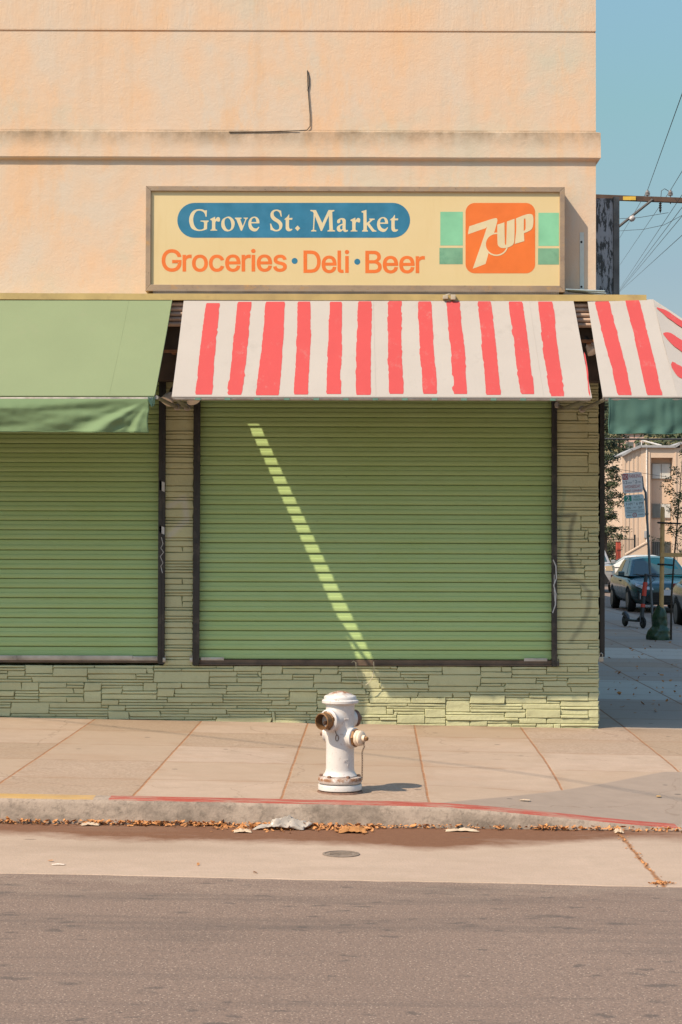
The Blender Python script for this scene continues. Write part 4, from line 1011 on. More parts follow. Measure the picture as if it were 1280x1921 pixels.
solidify(m.build('valance', M_VALG, ga, recalc=False), 0.002)
m = MB()
q = W(283, 752, yv)
for k in range(5): m.tube([(q.x - .02 + .012 * k, yv - .012, q.z + .03), (q.x - .01 + .010 * k, yv - .02, q.z - .005 * k), (q.x + .006 * k, yv - .014, q.z - .03 - .01 * (k % 3))], .004, 5)
m.build('torn_fringe', M_TEALV, ga)
# striped awning turning the street corner
S3 = Slope((1102.5, 565), (1225.5, 561.5), (1131, 743.5), (1271, 744), sag=0.008)
ca = thing('corner_awning', (S3.at(.5, 0).x, -0.3, W(640, 563, -.3).z), 'red striped white awning with a dark teal valance wrapping round the street corner', 'awning')
m = MB(); S3.sheet(m, 16, 14)
S3.stripe(m, (1116.5, 1144), (1159.5, 1186), 566.5, 741.5, seed=61)
S3.stripe(m, (1173, 1198), (1215, 1244), 563.5, 741.5, seed=62)
apex = S3.at(1, 0); fr = S3.at(1, 1)
XO = apex.x + 1.06
side = Vector((XO, -1.20, fr.z))
def hip(a, b, off=0.0):                      # a: from the front corner to the side, b: apex to the lower edge
    e = fr.lerp(side, a); q = apex.lerp(e, b)
    nn = (fr - apex).cross(side - apex).normalized(); nn = nn if nn.z > 0 else -nn
    return q + nn * (off - 0.012 * math.sin(math.pi * b) * math.sin(math.pi * a))
m.grid(14, 14, lambda a, b: hip(a, b)); m.grid(14, 14, lambda a, b: hip(a, b, -.003))
# its stripes run parallel to the far edge
def hip_pt(s, t, off=0.0018):                # s: where on the seam it starts (0 apex .. 1 front corner), t: run along the far edge's direction
    q = apex.lerp(fr, s) + (side - apex) * t
    nn = (fr - apex).cross(side - apex).normalized(); nn = nn if nn.z > 0 else -nn
    return q + nn * (off + 0.001)
for (sa, sb, sd) in ((0.035, 0.125, 1), (0.29, 0.43, 2), (0.62, 0.76, 3)):
    rr = random.Random(sd); N = 26; vs = []
    for i in range(N + 1):
        t = i / N * (1 - sb) * 0.97 + 0.012
        w = min(1, (i + 0.6) / 3.0)
        mid = (sa + sb) / 2; h = (sb - sa) / 2 * w
        vs += [hip_pt(mid - h + rr.gauss(0, .004), t), hip_pt(mid + h + rr.gauss(0, .004), t)]
    m.add(vs, [(2 * i, 2 * i + 1, 2 * i + 3, 2 * i + 2) for i in range(N)], 1, True)
# the long side over the side street
SE = 1.3
m.grid(20, 8, lambda a, b: (Vector((apex.x, -0.3 + (SE + .3) * a, apex.z)) if b == 0 else Vector((apex.x, -0.3 + (SE + .3) * a, apex.z)).lerp(Vector((XO, -1.20 + (SE + 1.2) * a, fr.z)), b)))
m.tube([S3.at(u, 1.0, -0.006) for u in lin(0, 1, 12)] + [hip(a, 1.0, -.006) for a in lin(0.05, 1, 12)], 0.011, 8, 0)
m.build('canvas', [M_CANV, M_REDP], ca, recalc=False)
m = MB(); m.tube([S3.at(0, 1) + Vector((.02, .012, -.022)), fr + Vector((0, .012, -.022)), side + Vector((0, .0, -.022)), Vector((XO, SE, fr.z - .022))], 0.013, 8); m.build('front_bar', M_TUBE, ca)
arm(ca, tuple(S3.at(0, 1) + Vector((.03, .02, -.02))), tuple(W(1092, 768, -0.03)))
zt = W(1200, 746, YF).z; zb = W(1200, 814, YF).z
xv0 = W(1142, 780, YF).x
def val2(a, b):
    e = (fr.x - xv0) / ((fr.x - xv0) + (side - fr).length); 
    if a < e: q = Vector((xv0 + (fr.x - xv0) * a / e, YF, 0))
    else: q = fr.lerp(side, (a - e) / (1 - e))
    s = a * 3.2
    f = (0.003 * math.sin(s * 34 + 1.3 * math.sin(s * 7)) * (1 - 0.5 * b) + 0.022 * mnoise.noise((s * 3.1, b * 2.0, 7)) + 0.022 * max(0, b - 0.78) * math.sin(s * 21 + 3 * b) * 3) * min(1, b * 4 + .1)
    zz = zt + (zb - zt) * b + 0.012 * mnoise.noise((s * 3, 1, 1)) * b - (0.018 * a if a < e else .018 * e) * 0
    return Vector((q.x + 0.3 * f, q.y - f, zz))
m = MB(); m.grid(150, 22, val2)
for k in (0, 1):
    m.tube([val2(0.003 if k == 0 else 0.362, b) + Vector((0, -.003, 0)) for b in lin(0, 1, 10)], 0.003, 5)
m.tube([val2(a, 0.985) + Vector((0, -.002, 0)) for a in lin(0, 1, 90)], 0.0035, 5)
solidify(m.build('valance', M_TEALV, ca, recalc=False), 0.0015)

# spot lamps under the awnings
M_LAMP = simple('frosted_lamp_glass', (0.80, 0.70, 0.62), 0.35, 0.05, 10)
def spot(px, py, y, ax, label):
    q = W(px, py, y); ax = Vector(ax).normalized()
    t = thing('spot_lamp', tuple(q - ax * 0.14), label, 'lamp', 'spot lamps under the awnings')
    m = MB(); m.lathe([(0.0, 0.012), (0.045, 0.008), (0.062, -0.002), (0.060, -0.012), (0.040, -0.075), (0.022, -0.095)], q, ax, 20); m.build('lamp_bulb', M_LAMP, t)
    m = MB(); m.lathe([(0.024, -0.09), (0.027, -0.10), (0.027, -0.15), (0.015, -0.16)], q, ax, 14)
    e = q - ax * 0.155; m.tube([e, e + Vector((0, 0.05, 0.03)), (e.x, -0.02, e.z + 0.04)], 0.008, 8); m.build('socket', M_RAIL, t)
spot(313, 754, -0.24, (-0.40, -0.48, -0.85), 'pale spot lamp pointing down under the right end of the green awning')
spot(364, 752, -0.24, (0.36, -0.48, -0.85), 'pale spot lamp tucked under the left end of the striped awning')
spot(1115, 660, -0.22, (0.40, -0.30, -0.72), 'pale spot lamp in the gap between the striped awning and the corner awning')
# loose wire hanging below the middle shutter
m = MB()
m.tube([(W(a, b, -.07).x, -.075, W(a, b, -.07).z) for a, b in [(660, 1243), (663, 1240), (668, 1243), (668, 1262), (674, 1280), (682, 1284)]], .0022, 5)
m.tube([(W(a, b, -.07).x, -.08, W(a, b, -.07).z) for a, b in [(701, 1241), (702, 1255), (699, 1270), (692, 1281), (686, 1285)]], .0034, 5)
tag(m.build('loose_wire', simple('pale_loose_wire', (0.48, 0.44, 0.32), 0.5), None, (W(680, 1243, -.07).x, -.07, W(680, 1243, -.07).z)), 'thin loop of loose pale wire hanging under the middle shutter above the hydrant', 'wire')

# ------------------------------------------------------------------ the fire hydrant
hx, hy = W(638.3, 1400, -3.97).x, -3.97
hz = z_walk(hx, hy)
hyd = thing('fire_hydrant', (hx, hy, hz), 'white painted cast iron fire hydrant with one open brass outlet standing by the red kerb', 'fire hydrant')
n = NT('white_hydrant_paint'); x, y, z = n.xyz()
c = n.mix(n.rng(n.noise(9, 5), 0.3, 0.7), (0.54, 0.51, 0.50), (0.60, 0.57, 0.55))
sp = n.rng(n.noise(38, 6, 0.75), 0.585, 0.64)
topz = n.rng(z, 0.575, 0.62); basez = n.rng(z, 0.13, 0.05)
ed = n.mul(n.math('MAXIMUM', n.rng(n.math('ABSOLUTE', n.sub(z, 0.086)), 0.006, 0.028, 1, 0), n.rng(z, 0.615, 0.632)), n.rng(n.noise(13, 6, 0.8), 0.38, 0.55))
rust = n.math('MAXIMUM', n.mul(sp, n.add(0.35, n.mul(topz, 0.6))), ed)
c = n.mix(n.rng(n.noise(14, 5, 0.7, n.vec((1, 1, 0.15))), 0.62, 0.8, 0, 0.5), c, (0.52, 0.38, 0.27))
c = n.mix(rust, c, n.mix(n.noise(40, 3), (0.13, 0.055, 0.025), (0.30, 0.14, 0.06)))
M_HYD = n.set(c, n.rng(rust, 0, 1, 0.36, 0.85), n.bump(n.add(n.noise(55, 4), n.mul(rust, -0.8)), 0.22, 0.004))
M_BRASS = simple('tarnished_brass', (0.22, 0.115, 0.048), 0.5, 0.35, 20, metal=0.5, bump=0.3, dirt=(0.07, 0.04, 0.02))
M_CAPW = simple('chipped_cap_paint', (0.68, 0.55, 0.42), 0.5, 0.15, 25, bump=0.3, dirt=(0.30, 0.17, 0.08))
M_BOLT = simple('rusty_bolt', (0.17, 0.095, 0.065), 0.75, 0.35, 40, bump=0.4)
M_CHAIN = simple('rusty_chain', (0.13, 0.085, 0.06), 0.6, 0.3, 30, metal=0.5)
M_INSIDE = simple('dark_bore', (0.045, 0.020, 0.010), 0.8)
H0 = Vector((hx, hy, hz))
def hdir(deg): return Vector((math.sin(R(deg)), -math.cos(R(deg)), 0))   # 0 = towards the street, + = to the right
d1, d2, d3, d4 = hdir(-38), hdir(57), hdir(-108), hdir(128)
o1, o2, o3, o4 = H0 + Vector((0, 0, .462)), H0 + Vector((0, 0, .350)), H0 + Vector((0, 0, .365)), H0 + Vector((0, 0, .462))
m = MB()
m.lathe([(0.0, 0.10), (0.118, 0.10), (0.105, 0.112), (0.092, 0.135), (0.0905, 0.16), (0.0895, 0.30), (0.0905, 0.36), (0.089, 0.45), (0.0905, 0.50), (0.093, 0.56), (0.0, 0.56)], H0, n=40)
m.lathe([(0.0, 0.02), (0.078, 0.03), (0.072, 0.07), (0.066, 0.095), (0.064, 0.118), (0.0, 0.118)], o1, d1, 32)
m.lathe([(0.0, 0.02), (0.074, 0.03), (0.066, 0.07), (0.062, 0.100), (0.0, 0.100)], o2, d2, 32)
m.lathe([(0.0, 0.02), (0.060, 0.03), (0.050, 0.085), (0.044, 0.100), (0.0, 0.100)], o3, d3, 28)
m.lathe([(0.0, 0.02), (0.072, 0.03), (0.060, 0.085), (0.052, 0.108), (0.0, 0.108)], o4, d4, 28)
body = m.build('barrel', M_HYD, hyd)
md = body.modifiers.new('cast', 'REMESH'); md.mode = 'VOXEL'; md.voxel_size = 0.0055; md.use_smooth_shade = True
md = body.modifiers.new('soft', 'SMOOTH'); md.factor = 0.5; md.iterations = 7
m = MB()
m.lathe([(0.0, 0.012), (0.128, 0.012), (0.139, 0.018), (0.140, 0.046), (0.137, 0.052), (0.122, 0.054), (0.122, 0.061), (0.138, 0.062), (0.141, 0.067), (0.140, 0.088), (0.134, 0.097), (0.100, 0.102), (0.0, 0.102)], H0, n=56)
m.build('base_flange', M_HYD, hyd)
m = MB(); m.lathe([(0.150, -0.004), (0.145, 0.006), (0.120, 0.014), (0.0, 0.014)], H0, n=40)
m.build('rusty_footing', M_BOLT, hyd)
for k in range(6):
    a = 2 * math.pi * (k + 0.42) / 6; q = H0 + Vector((0.120 * math.sin(a), -0.120 * math.cos(a), 0.097))
    m = MB(); m.lathe([(0.0125, 0), (0.0125, 0.012), (0.0095, 0.016), (0.0, 0.016)], q, (0, 0, 1), 6, sm=False); m.build('flange_bolt', M_BOLT, hyd)
m = MB()
m.lathe([(0.090, 0.548), (0.094, 0.560), (0.113, 0.565), (0.117, 0.569), (0.117, 0.583), (0.111, 0.588), (0.104, 0.590), (0.103, 0.606), (0.098, 0.613), (0.076, 0.620), (0.072, 0.626), (0.050, 0.634), (0.032, 0.639), (0.030, 0.636), (0.020, 0.642), (0.0, 0.644)], H0, n=48)
m.build('bonnet', M_HYD, hyd)
# open outlet
m = MB(); m.lathe([(0.066, 0.105), (0.071, 0.112), (0.071, 0.124), (0.064, 0.130), (0.056, 0.130)], o1, d1, 36); m.build('outlet_ring', M_HYD, hyd)
m = MB(); m.lathe([(0.054, 0.126), (0.054, 0.140), (0.051, 0.142), (0.050, 0.176), (0.053, 0.178), (0.053, 0.190), (0.046, 0.192), (0.044, 0.170), (0.043, 0.126), (0.0, 0.124)], o1, d1, 36)
for k in range(4): m.obox(o1 + d1 * 0.134 + Vector((0, 0, 0)) + (Matrix.Rotation(k * math.pi / 2 + .3, 3, d1) @ Vector((0, 0, 0.054))), 0.02, 0.012, 0.012, Matrix.Rotation(k * math.pi / 2 + .3, 3, d1))
on = m.build('open_outlet', M_BRASS, hyd)
m = MB(); m.lathe([(0.0, 0.118), (0.012, 0.120), (0.012, 0.160), (0.008, 0.164), (0.0, 0.164)], o1 + Vector((0, 0, -.012)), d1, 14); m.build('valve_stem', M_INSIDE, on)
# capped outlet with its chain
m = MB(); m.lathe([(0.060, 0.092), (0.064, 0.098), (0.064, 0.108), (0.056, 0.112), (0.050, 0.112)], o2, d2, 36); m.build('outlet_ring', M_HYD, hyd)
m = MB(); m.lathe([(0.055, 0.108), (0.057, 0.113), (0.057, 0.128), (0.051, 0.131)], o2, d2, 8, sm=False); m.build('brass_collar', M_BRASS, hyd)
m = MB(); m.lathe([(0.050, 0.128), (0.050, 0.146), (0.046, 0.150), (0.047, 0.152), (0.047, 0.162), (0.040, 0.170), (0.022, 0.174), (0.020, 0.190), (0.0, 0.192)], o2, d2, 32); cp = m.build('outlet_cap', M_CAPW, hyd)
m = MB(); m.lathe([(0.016, 0.186), (0.014, 0.204), (0.010, 0.209), (0.0, 0.210)], o2, d2, 6, sm=False); m.build('cap_nut', M_BRASS, cp)
m = MB(); m.lathe([(0.048, 0.094), (0.048, 0.104), (0.034, 0.108), (0.0, 0.110)], o3, d3, 28)
m.build('side_cap', M_HYD, hyd)
m = MB(); m.lathe([(0.014, 0.106), (0.013, 0.132), (0.0, 0.134)], o3, d3, 6, sm=False); m.build('side_nut', M_BOLT, hyd)
m = MB(); m.lathe([(0.052, 0.104), (0.054, 0.110), (0.054, 0.128), (0.040, 0.140), (0.020, 0.144), (0.018, 0.165), (0.0, 0.167)], o4, d4, 28); m.build('back_cap', M_BOLT, hyd)
def chain(pts, parent):
    m = MB(); pts = [Vector(p) for p in pts]; L = 0.0145
    path = []
    for a, b in zip(pts, pts[1:]):
        k = max(1, int((b - a).length / 0.003)); path += [a.lerp(b, i / k) for i in range(k)]
    s = 0; i = 0; last = path[0]; k = 0
    cur = [path[0]]
    for q in path[1:]:
        if (q - cur[-1]).length >= L: cur.append(q)
    for a, b in zip(cur, cur[1:]):
        t = (b - a).normalized(); u = t.orthogonal().normalized(); w = t.cross(u)
        if k % 2: u, w = w, u
        c0 = (a + b) / 2; rr = []
        for j in range(9):
            g = 2 * math.pi * j / 8; rr.append(c0 + t * math.cos(g) * L * 0.66 + u * math.sin(g) * 0.0052)
        m.tube(rr, 0.0017, 5, caps=False); k += 1
    return m.build('chain', M_CHAIN, parent)
tip = o2 + d2 * 0.178
chain([tip + Vector((0, 0, -.02)), tip + Vector((.004, -.004, -.05)), tip + Vector((-.010, 0, -.085)), tip + Vector((-.008, -.004, -.13)), tip + Vector((-.010, 0.0, -.27)), Vector((tip.x - .012, tip.y - .01, hz + .10))], hyd)
q = o1 + d1 * 0.10 + Vector((.03, -.01, -.065))
m = MB(); m.tube([q + Vector((.006 * math.cos(g) * 1.6 + .012, -.006, -.045 + .02 * math.sin(g))) for g in lin(0, 2 * math.pi, 10)], 0.0024, 5); m.tube([q + Vector((0, 0, 0)), q + Vector((.006, -.004, -.018)), q + Vector((.012, -.006, -.028))], 0.0024, 5); m.build('chain_hook', M_CHAIN, hyd)
# raised casting letters
for body_, dx, z, w, h in (('HC', 0.040, 0.150, 0.030, 0.022), ('F', 0.052, 0.118, 0.010, 0.020)):
    ang = math.asin(dx / 0.0905)
    text('cast_letters', body_, -w / 2, hz + z + 0.045, w, h, 0, M_HYD, hyd, Matrix.Translation((hx + 0.0885 * math.sin(ang), hy - 0.0885 * math.cos(ang), 0)) @ Matrix.Rotation(ang, 4, 'Z'), 0.006)
text('cast_letters', 'MH', -.014, hz + 0.462, .028, .014, 0, M_HYD, hyd, Matrix.Translation((hx + 0.0895 * math.sin(.45), hy - 0.0895 * math.cos(.45), 0)) @ Matrix.Rotation(.45, 4, 'Z'), 0.006)

# ------------------------------------------------------------------ gutter litter, cover
rl = random.Random(11)
n = NT('dead_leaf'); x, y, z = n.xyz()
c = n.mix(n.white(n.vec((30, 30, 4))), (0.46, 0.165, 0.042), (0.54, 0.28, 0.11))
c = n.mix(n.rng(n.noise(14, 3), 0.45, 0.75), c, (0.24, 0.095, 0.035))
M_LEAF = n.set(c, 0.8)
m = MB()
def leaf(m, q, s, mi=0):
    Rm = Matrix.Rotation(rl.uniform(0, 6.28), 3, 'Z') @ Matrix.Rotation(rl.gauss(0, .45), 3, 'X') @ Matrix.Rotation(rl.gauss(0, .35), 3, 'Y')
    cup = rl.uniform(-.3, .5) * s; w = s * rl.uniform(.35, .6)
    pts = [(-s, 0, cup), (-s * .4, -w, cup * .3), (-s * .4, 0, 0), (-s * .4, w, cup * .3), (s * .4, -w * .8, cup * .2), (s * .4, 0, 0), (s * .4, w * .8, cup * .2), (s, 0, cup)]
    m.add([Vector(q) + Rm @ Vector(p) for p in pts], [(0, 1, 2), (0, 2, 3), (1, 4, 5, 2), (2, 5, 6, 3), (4, 7, 5), (5, 7, 6)], mi)
for i in range(2300):
    px = rl.uniform(-30, 1310)
    dens = 1.0 if px < 720 else (0.42 if px < 960 else 0.7)
    clump = 0.35 + 1.2 * max(0, mnoise.noise((px * 0.012, 3, 0)) + 0.25)
    if px > 400 and px < 700: clump += 0.5
    if rl.random() > dens * clump: continue
    xx = (px - 640) / 307.0
    off = abs(rl.gauss(0, 0.030)) + 0.006
    if 405 < px < 700: off = abs(rl.gauss(0, 0.085)) + 0.008
    yy = KY - 0.01 - off
    leaf(m, (xx, yy, z_road(xx, yy) + 0.008 + rl.random() * 0.022 * (1 if off < .08 else .3)), rl.choice((rl.uniform(0.005, 0.012), rl.uniform(0.008, 0.016), rl.uniform(0.012, 0.034 if 405 < px < 700 else 0.022))))
for px, py in ((480, 1640), (95, 1618), (372, 1625)): 
    q = on_ground(px, py, z_road); leaf(m, q + Vector((0, 0, .012)), .018)
for i in range(60):
    t = rl.random(); q = JA.lerp(JB, t); leaf(m, (q.x + rl.gauss(0, .012), q.y, q.z + .008), rl.uniform(.005, .012))
for i in range(60):
    q = JB; leaf(m, (q.x + rl.gauss(0, .03), q.y + rl.gauss(0, .02), q.z + .010), rl.uniform(.005, .013))
for i in range(90):
    q = on_ground(rl.uniform(1135, 1285), rl.uniform(1150, 1345), z_walk); leaf(m, q + Vector((0, 0, .012)), rl.uniform(.012, .035))
tag(m.build('dead_leaves', M_LEAF, recalc=False), kind='stuff')
def crumple(name, label, cat, px, py, sx, sy, sz, mat, seed, fz=z_road, dx=0.0, group=None, amp=0.5, lift=0.5):
    q = on_ground(px, py, fz); m = MB()
    def f(a, b):
        u, v = a * 2 - 1, b * 2 - 1
        e = 1 + .35 * mnoise.noise((u * 2 + seed, v * 2, 1))
        k = mnoise.noise((u * 2.2 + seed, v * 2.2, 0)) + 0.6 * mnoise.noise((u * 5 + seed, v * 5, 3)) + 0.3 * mnoise.noise((u * 11, v * 11 + seed, 6))
        return (q.x + u * sx / 2 * e + dx * v, q.y + v * sy / 2 * e, q.z + 0.008 + sz * max(0, lift + amp * k) * max(0, 1 - .6 * (u * u + v * v)))
    m.grid(26, 18, f)
    o = m.build(name, mat, None, tuple(q), recalc=False); solidify(o, .0012)
    return tag(o, label, cat, group)
M_BAG = NT('clear_plastic_film'); M_BAG.set((0.62, 0.56, 0.50), 0.28, M_BAG.bump(M_BAG.noise(60, 4), .4, .004)); M_BAG = M_BAG.translucent((0.55, 0.47, 0.40), 0.45)
M_PAPER = simple('pale_scrap_paper', (0.47, 0.36, 0.26), 0.85, 0.16, 25, bump=0.3)
M_BROWN = simple('brown_paper', (0.36, 0.165, 0.055), 0.85, 0.2, 25, bump=0.3)
crumple('plastic_bag', 'crumpled see-through plastic bag lying among leaves against the kerb', 'plastic bag', 538, 1556, .30, .13, .095, M_BAG, 3, dx=.05)
crumple('brown_paper', 'crumpled orange brown paper on the leaves in front of the hydrant', 'paper', 662, 1563, .16, .09, .05, M_BROWN, 8)
crumple('paper_scrap', 'torn pale paper scrap lying in the gutter right of the hydrant', 'paper scrap', 866, 1561, .19, .06, .022, M_PAPER, 5, group='pale paper scraps in the gutter')
crumple('paper_scrap', 'small pale paper scrap among the leaves left of the plastic bag', 'paper scrap', 455, 1563, .10, .05, .028, M_PAPER, 15, group='pale paper scraps in the gutter')
crumple('paper_scrap', 'pale paper scrap at the foot of the kerb near its right end', 'paper scrap', 1161, 1564, .055, .05, .035, M_PAPER, 25, group='pale paper scraps in the gutter')
crumple('paper_scrap', 'pale paper scrap among the leaves at the far left of the gutter', 'paper scrap', 170, 1550, .11, .05, .022, M_PAPER, 35, group='pale paper scraps in the gutter')
crumple('cigarette_paper', 'tiny white paper strip on the gutter concrete at lower left', 'paper strip', 110, 1624.5, .065, .018, .006, simple('white_paper', (.7, .6, .52), .8), 45)
crumple('sidewalk_leaf', 'flat pale dry leaf on the grey ramp of the sidewalk', 'leaf', 985, 1503, .065, .03, .006, M_PAPER, 51, fz=z_walk)
crumple('sidewalk_leaf', 'small yellow leaf on the sidewalk near the right edge', 'leaf', 1236, 1496, .03, .03, .006, simple('yellow_leaf', (.5, .3, .10), .8), 57, fz=z_walk)
q = on_ground(640, 1604, z_road)
cv = thing('valve_cover', (q.x, q.y, q.z), 'small round dark iron valve cover set in the gutter concrete', 'valve cover')
M_IRON = simple('dark_cast_iron', (0.190, 0.148, 0.118), 0.8, 0.3, 25, bump=0.6)
m = MB(); m.lathe([(0.104, 0.0), (0.104, 0.008), (0.090, 0.009), (0.090, 0.004)], q, n=36); m.build('rim', M_IRON, cv)
m = MB(); m.lathe([(0.088, 0.0), (0.088, 0.0065), (0.05, 0.0072), (0.0, 0.0075)], q, n=36)
for k in range(3): m.box(q.x - .06, q.x + .06, q.y - .035 + k * .03, q.y - .025 + k * .03, q.z + .007, q.z + .0105)
m.build('lid', M_IRON, cv)
# ------------------------------------------------------------------ side street: sign post, scooter, young tree
M_POST = simple('grey_sign_post', (0.16, 0.17, 0.18), 0.5, 0.12, 10, metal=0.5)
pb = on_ground(1225.5, 1176, z_walk)
YP = pb.y
ps = thing('parking_sign', tuple(pb), 'leaning grey post carrying a no parking sign above a two hour parking sign', 'street sign')
ptop = W(1209, 900, YP)
m = MB(); m.tube([pb - Vector((0, 0, .03)), pb.lerp(W(1211.5, 925, YP), 0.5), W(1211.5, 924, YP), W(1207, 914, YP), W(1205, 893, YP)], [.026, .026, .026, .020, .016], 10); m.build('post', M_POST, ps)
for (px, py) in ((1211.5, 937), (1214, 964)):
    m = MB(); q = W(px, py, YP); m.lathe([(.034, -.02), (.034, .02)], q, (0.05, 0, 1), 10); m.box(q.x - .05, q.x, q.y - .03, q.y, q.z - .01, q.z + .01)
    m.build('clamp_band', M_POST, ps)
M_SGW = simple('faded_white_sign', (0.82, 0.75, 0.72), 0.5, 0.05, 6)
M_SGB = simple('faded_pale_sign', (0.58, 0.68, 0.70), 0.5, 0.05, 6)
M_SGR = simple('red_sign_print', (0.42, 0.050, 0.050), 0.5, 0.05, 6)
M_SGG = simple('green_sign_print', (0.020, 0.24, 0.17), 0.5, 0.05, 6)
M_SGD = simple('dark_sign_print', (0.075, 0.085, 0.10), 0.5, 0.05, 6)
def plate(tl, tr, bl, name, mat):
    a, b, c = W(*tl, YP - .045), W(*tr, YP - .045), W(*bl, YP - .045)
    w = (b - a).length; h = (c - a).length; ang = math.atan2(b.z - a.z, b.x - a.x); ctr = (b + c) / 2
    M = Matrix.Translation(ctr) @ Matrix.Rotation(-ang, 4, 'Y')
    pts = []
    r = .045
    for cx, cz, a0 in ((w / 2 - r, h / 2 - r, 0), (-w / 2 + r, h / 2 - r, 90), (-w / 2 + r, -h / 2 + r, 180), (w / 2 - r, -h / 2 + r, 270)):
        for i in range(6): pts.append((cx + r * math.cos(R(a0 + 18 * i)), cz + r * math.sin(R(a0 + 18 * i))))
    m = MB(); m.prism(pts, -0.002, 0.002, axis='y'); m.v = [tuple(M @ Vector(v)) for v in m.v]
    return m.build(name, mat, ps), M, w, h
pl1, M1, w, h = plate((1167, 888), (1204.5, 885.2), (1168.6, 926), 'no_parking_plate', M_SGW)
def T(pl, M, w, h, body, x0, x1, z0, z1, mat, y=-0.0032):
    text('sign_lettering', body, -w / 2 + x0 * w, -h / 2 + z0 * h, (x1 - x0) * w, (z1 - z0) * h, y, mat, pl, M, .001)
def BXM(pl, M, w, h, x0, x1, z0, z1, mat, name):
    m = MB(); m.box(-w / 2 + x0 * w, -w / 2 + x1 * w, -.0032, -.0021, -h / 2 + z0 * h, -h / 2 + z1 * h); m.v = [tuple(M @ Vector(v)) for v in m.v]; m.build(name, mat, pl)
BXM(pl1, M1, w, h, .03, .31, .67, .96, M_SGR, 'red_field')
T(pl1, M1, w, h, 'NO', .07, .28, .71, .92, M_SGW, -.0042)
T(pl1, M1, w, h, 'PARKING', .35, .97, .73, .92, M_SGR)
T(pl1, M1, w, h, '12', .07, .25, .46, .62, M_SGD); T(pl1, M1, w, h, 'NOON', .27, .47, .47, .55, M_SGD); T(pl1, M1, w, h, 'TO', .52, .58, .55, .61, M_SGD)
T(pl1, M1, w, h, '2', .64, .74, .46, .62, M_SGD); T(pl1, M1, w, h, 'P.M.', .77, .93, .47, .55, M_SGD)
T(pl1, M1, w, h, 'WEDNESDAY', .10, .90, .24, .39, M_SGR); T(pl1, M1, w, h, 'STREET CLEANING', .10, .93, .06, .16, M_SGR)
pl2, M2, w, h = plate((1170.6, 929.5), (1208.2, 926.6), (1173, 973), 'two_hour_plate', M_SGB)
BXM(pl2, M2, w, h, .02, .38, .73, .98, M_SGG, 'green_field')
T(pl2, M2, w, h, '2', .11, .29, .76, .95, M_SGW, -.0042)
T(pl2, M2, w, h, 'HOUR', .52, .80, .86, .95, M_SGG); T(pl2, M2, w, h, 'PARKING', .46, .92, .73, .83, M_SGG)
T(pl2, M2, w, h, '9 AM', .08, .40, .55, .67, M_SGD); T(pl2, M2, w, h, 'TO', .46, .54, .62, .67, M_SGD); T(pl2, M2, w, h, '6 PM', .60, .93, .55, .67, M_SGD)
T(pl2, M2, w, h, 'MON', .10, .30, .39, .49, M_SGD); T(pl2, M2, w, h, 'THRU', .44, .58, .43, .48, M_SGD); T(pl2, M2, w, h, 'SAT', .68, .88, .39, .49, M_SGD)
BXM(pl2, M2, w, h, .05, .95, .315, .33, M_SGD, 'printed_rule')
T(pl2, M2, w, h, 'VEHICLES WITH', .10, .92, .235, .275, M_SGD)
T(pl2, M2, w, h, 'AREA', .08, .30, .10, .15, M_SGD); T(pl2, M2, w, h, 'PERMITS', .66, .93, .10, .15, M_SGD)
m = MB()
for k in range(20):
    a, b = R(18 * k), R(18 * k + 18); o = Vector((-.01, -.0032, -h / 2 + .125 * h))
    f = lambda r, t: o + Vector((r * math.cos(t), 0, r * math.sin(t)))
    m.quad(f(.045, a), f(.045, b), f(.033, b), f(.033, a))
m.v = [tuple(M2 @ Vector(v)) for v in m.v]; m.build('permit_ring', M_SGR, pl2)
T(pl2, M2, w, h, 'R', .44, .52, .09, .16, M_SGR)

# kick scooter leaning by the post
c1, c0 = on_ground(1206.5, 1179, z_walk), on_ground(1178, 1175.5, z_walk)
ax = (c0 - c1); ax.z = 0; ax = ax.normalized() * 0.86; c0 = c1 + ax; c0.z = z_walk(c0.x, c0.y)
fw_ = -ax.normalized(); sd_ = Vector((-fw_.y, fw_.x, 0))
scoot = thing('kick_scooter', tuple((c1 + c0) / 2), 'dark grey electric kick scooter with red stem bands parked beside the sign post', 'scooter')
M_SCD = simple('scooter_dark_grey', (0.035, 0.038, 0.042), 0.45, 0.15, 12)
M_SCR_ = simple('scooter_red', (0.62, 0.055, 0.030), 0.45, 0.08, 12)
M_TYRE = simple('black_rubber', (0.014, 0.014, 0.014), 0.8, 0.2, 20)
for q, nm in ((c1, 'wheel'), (c0, 'wheel')):
    m = MB(); m.lathe([(0.06, -.028), (.100, -.026), (.115, -.012), (.115, .012), (.100, .026), (.06, .028)], q + Vector((0, 0, .115)), sd_, 22); wv_ = m.build(nm, M_TYRE, scoot)
    m = MB(); m.lathe([(0.0, -.030), (.058, -.028), (.058, .028), (0, .030)], q + Vector((0, 0, .115)), sd_, 16); m.build('hub', M_SCD, wv_)
m = MB(); Zv = Vector((0, 0, 1))
RotS = Matrix((sd_, -fw_, Zv)).transposed()
m.obox((c1 + c0) / 2 + Vector((0, 0, .14)) - fw_ * .02, .16, .58, .045, RotS); m.build('deck', M_SCD, scoot, bevel=.012)
m = MB(); m.tube([c0 + Vector((0, 0, .245)) - fw_ * .1, c0 + Vector((0, 0, .26)), c0 + fw_ * .10 + Vector((0, 0, .20)), c0 + fw_ * .16 + Vector((0, 0, .15))], [.03, .05, .05, .03], 8); m.build('mudguard', M_SCD, scoot)
s0 = c1 - fw_ * .06 + Vector((0, 0, .22)); s1_ = W(1212, 1082, s0.y + .12)
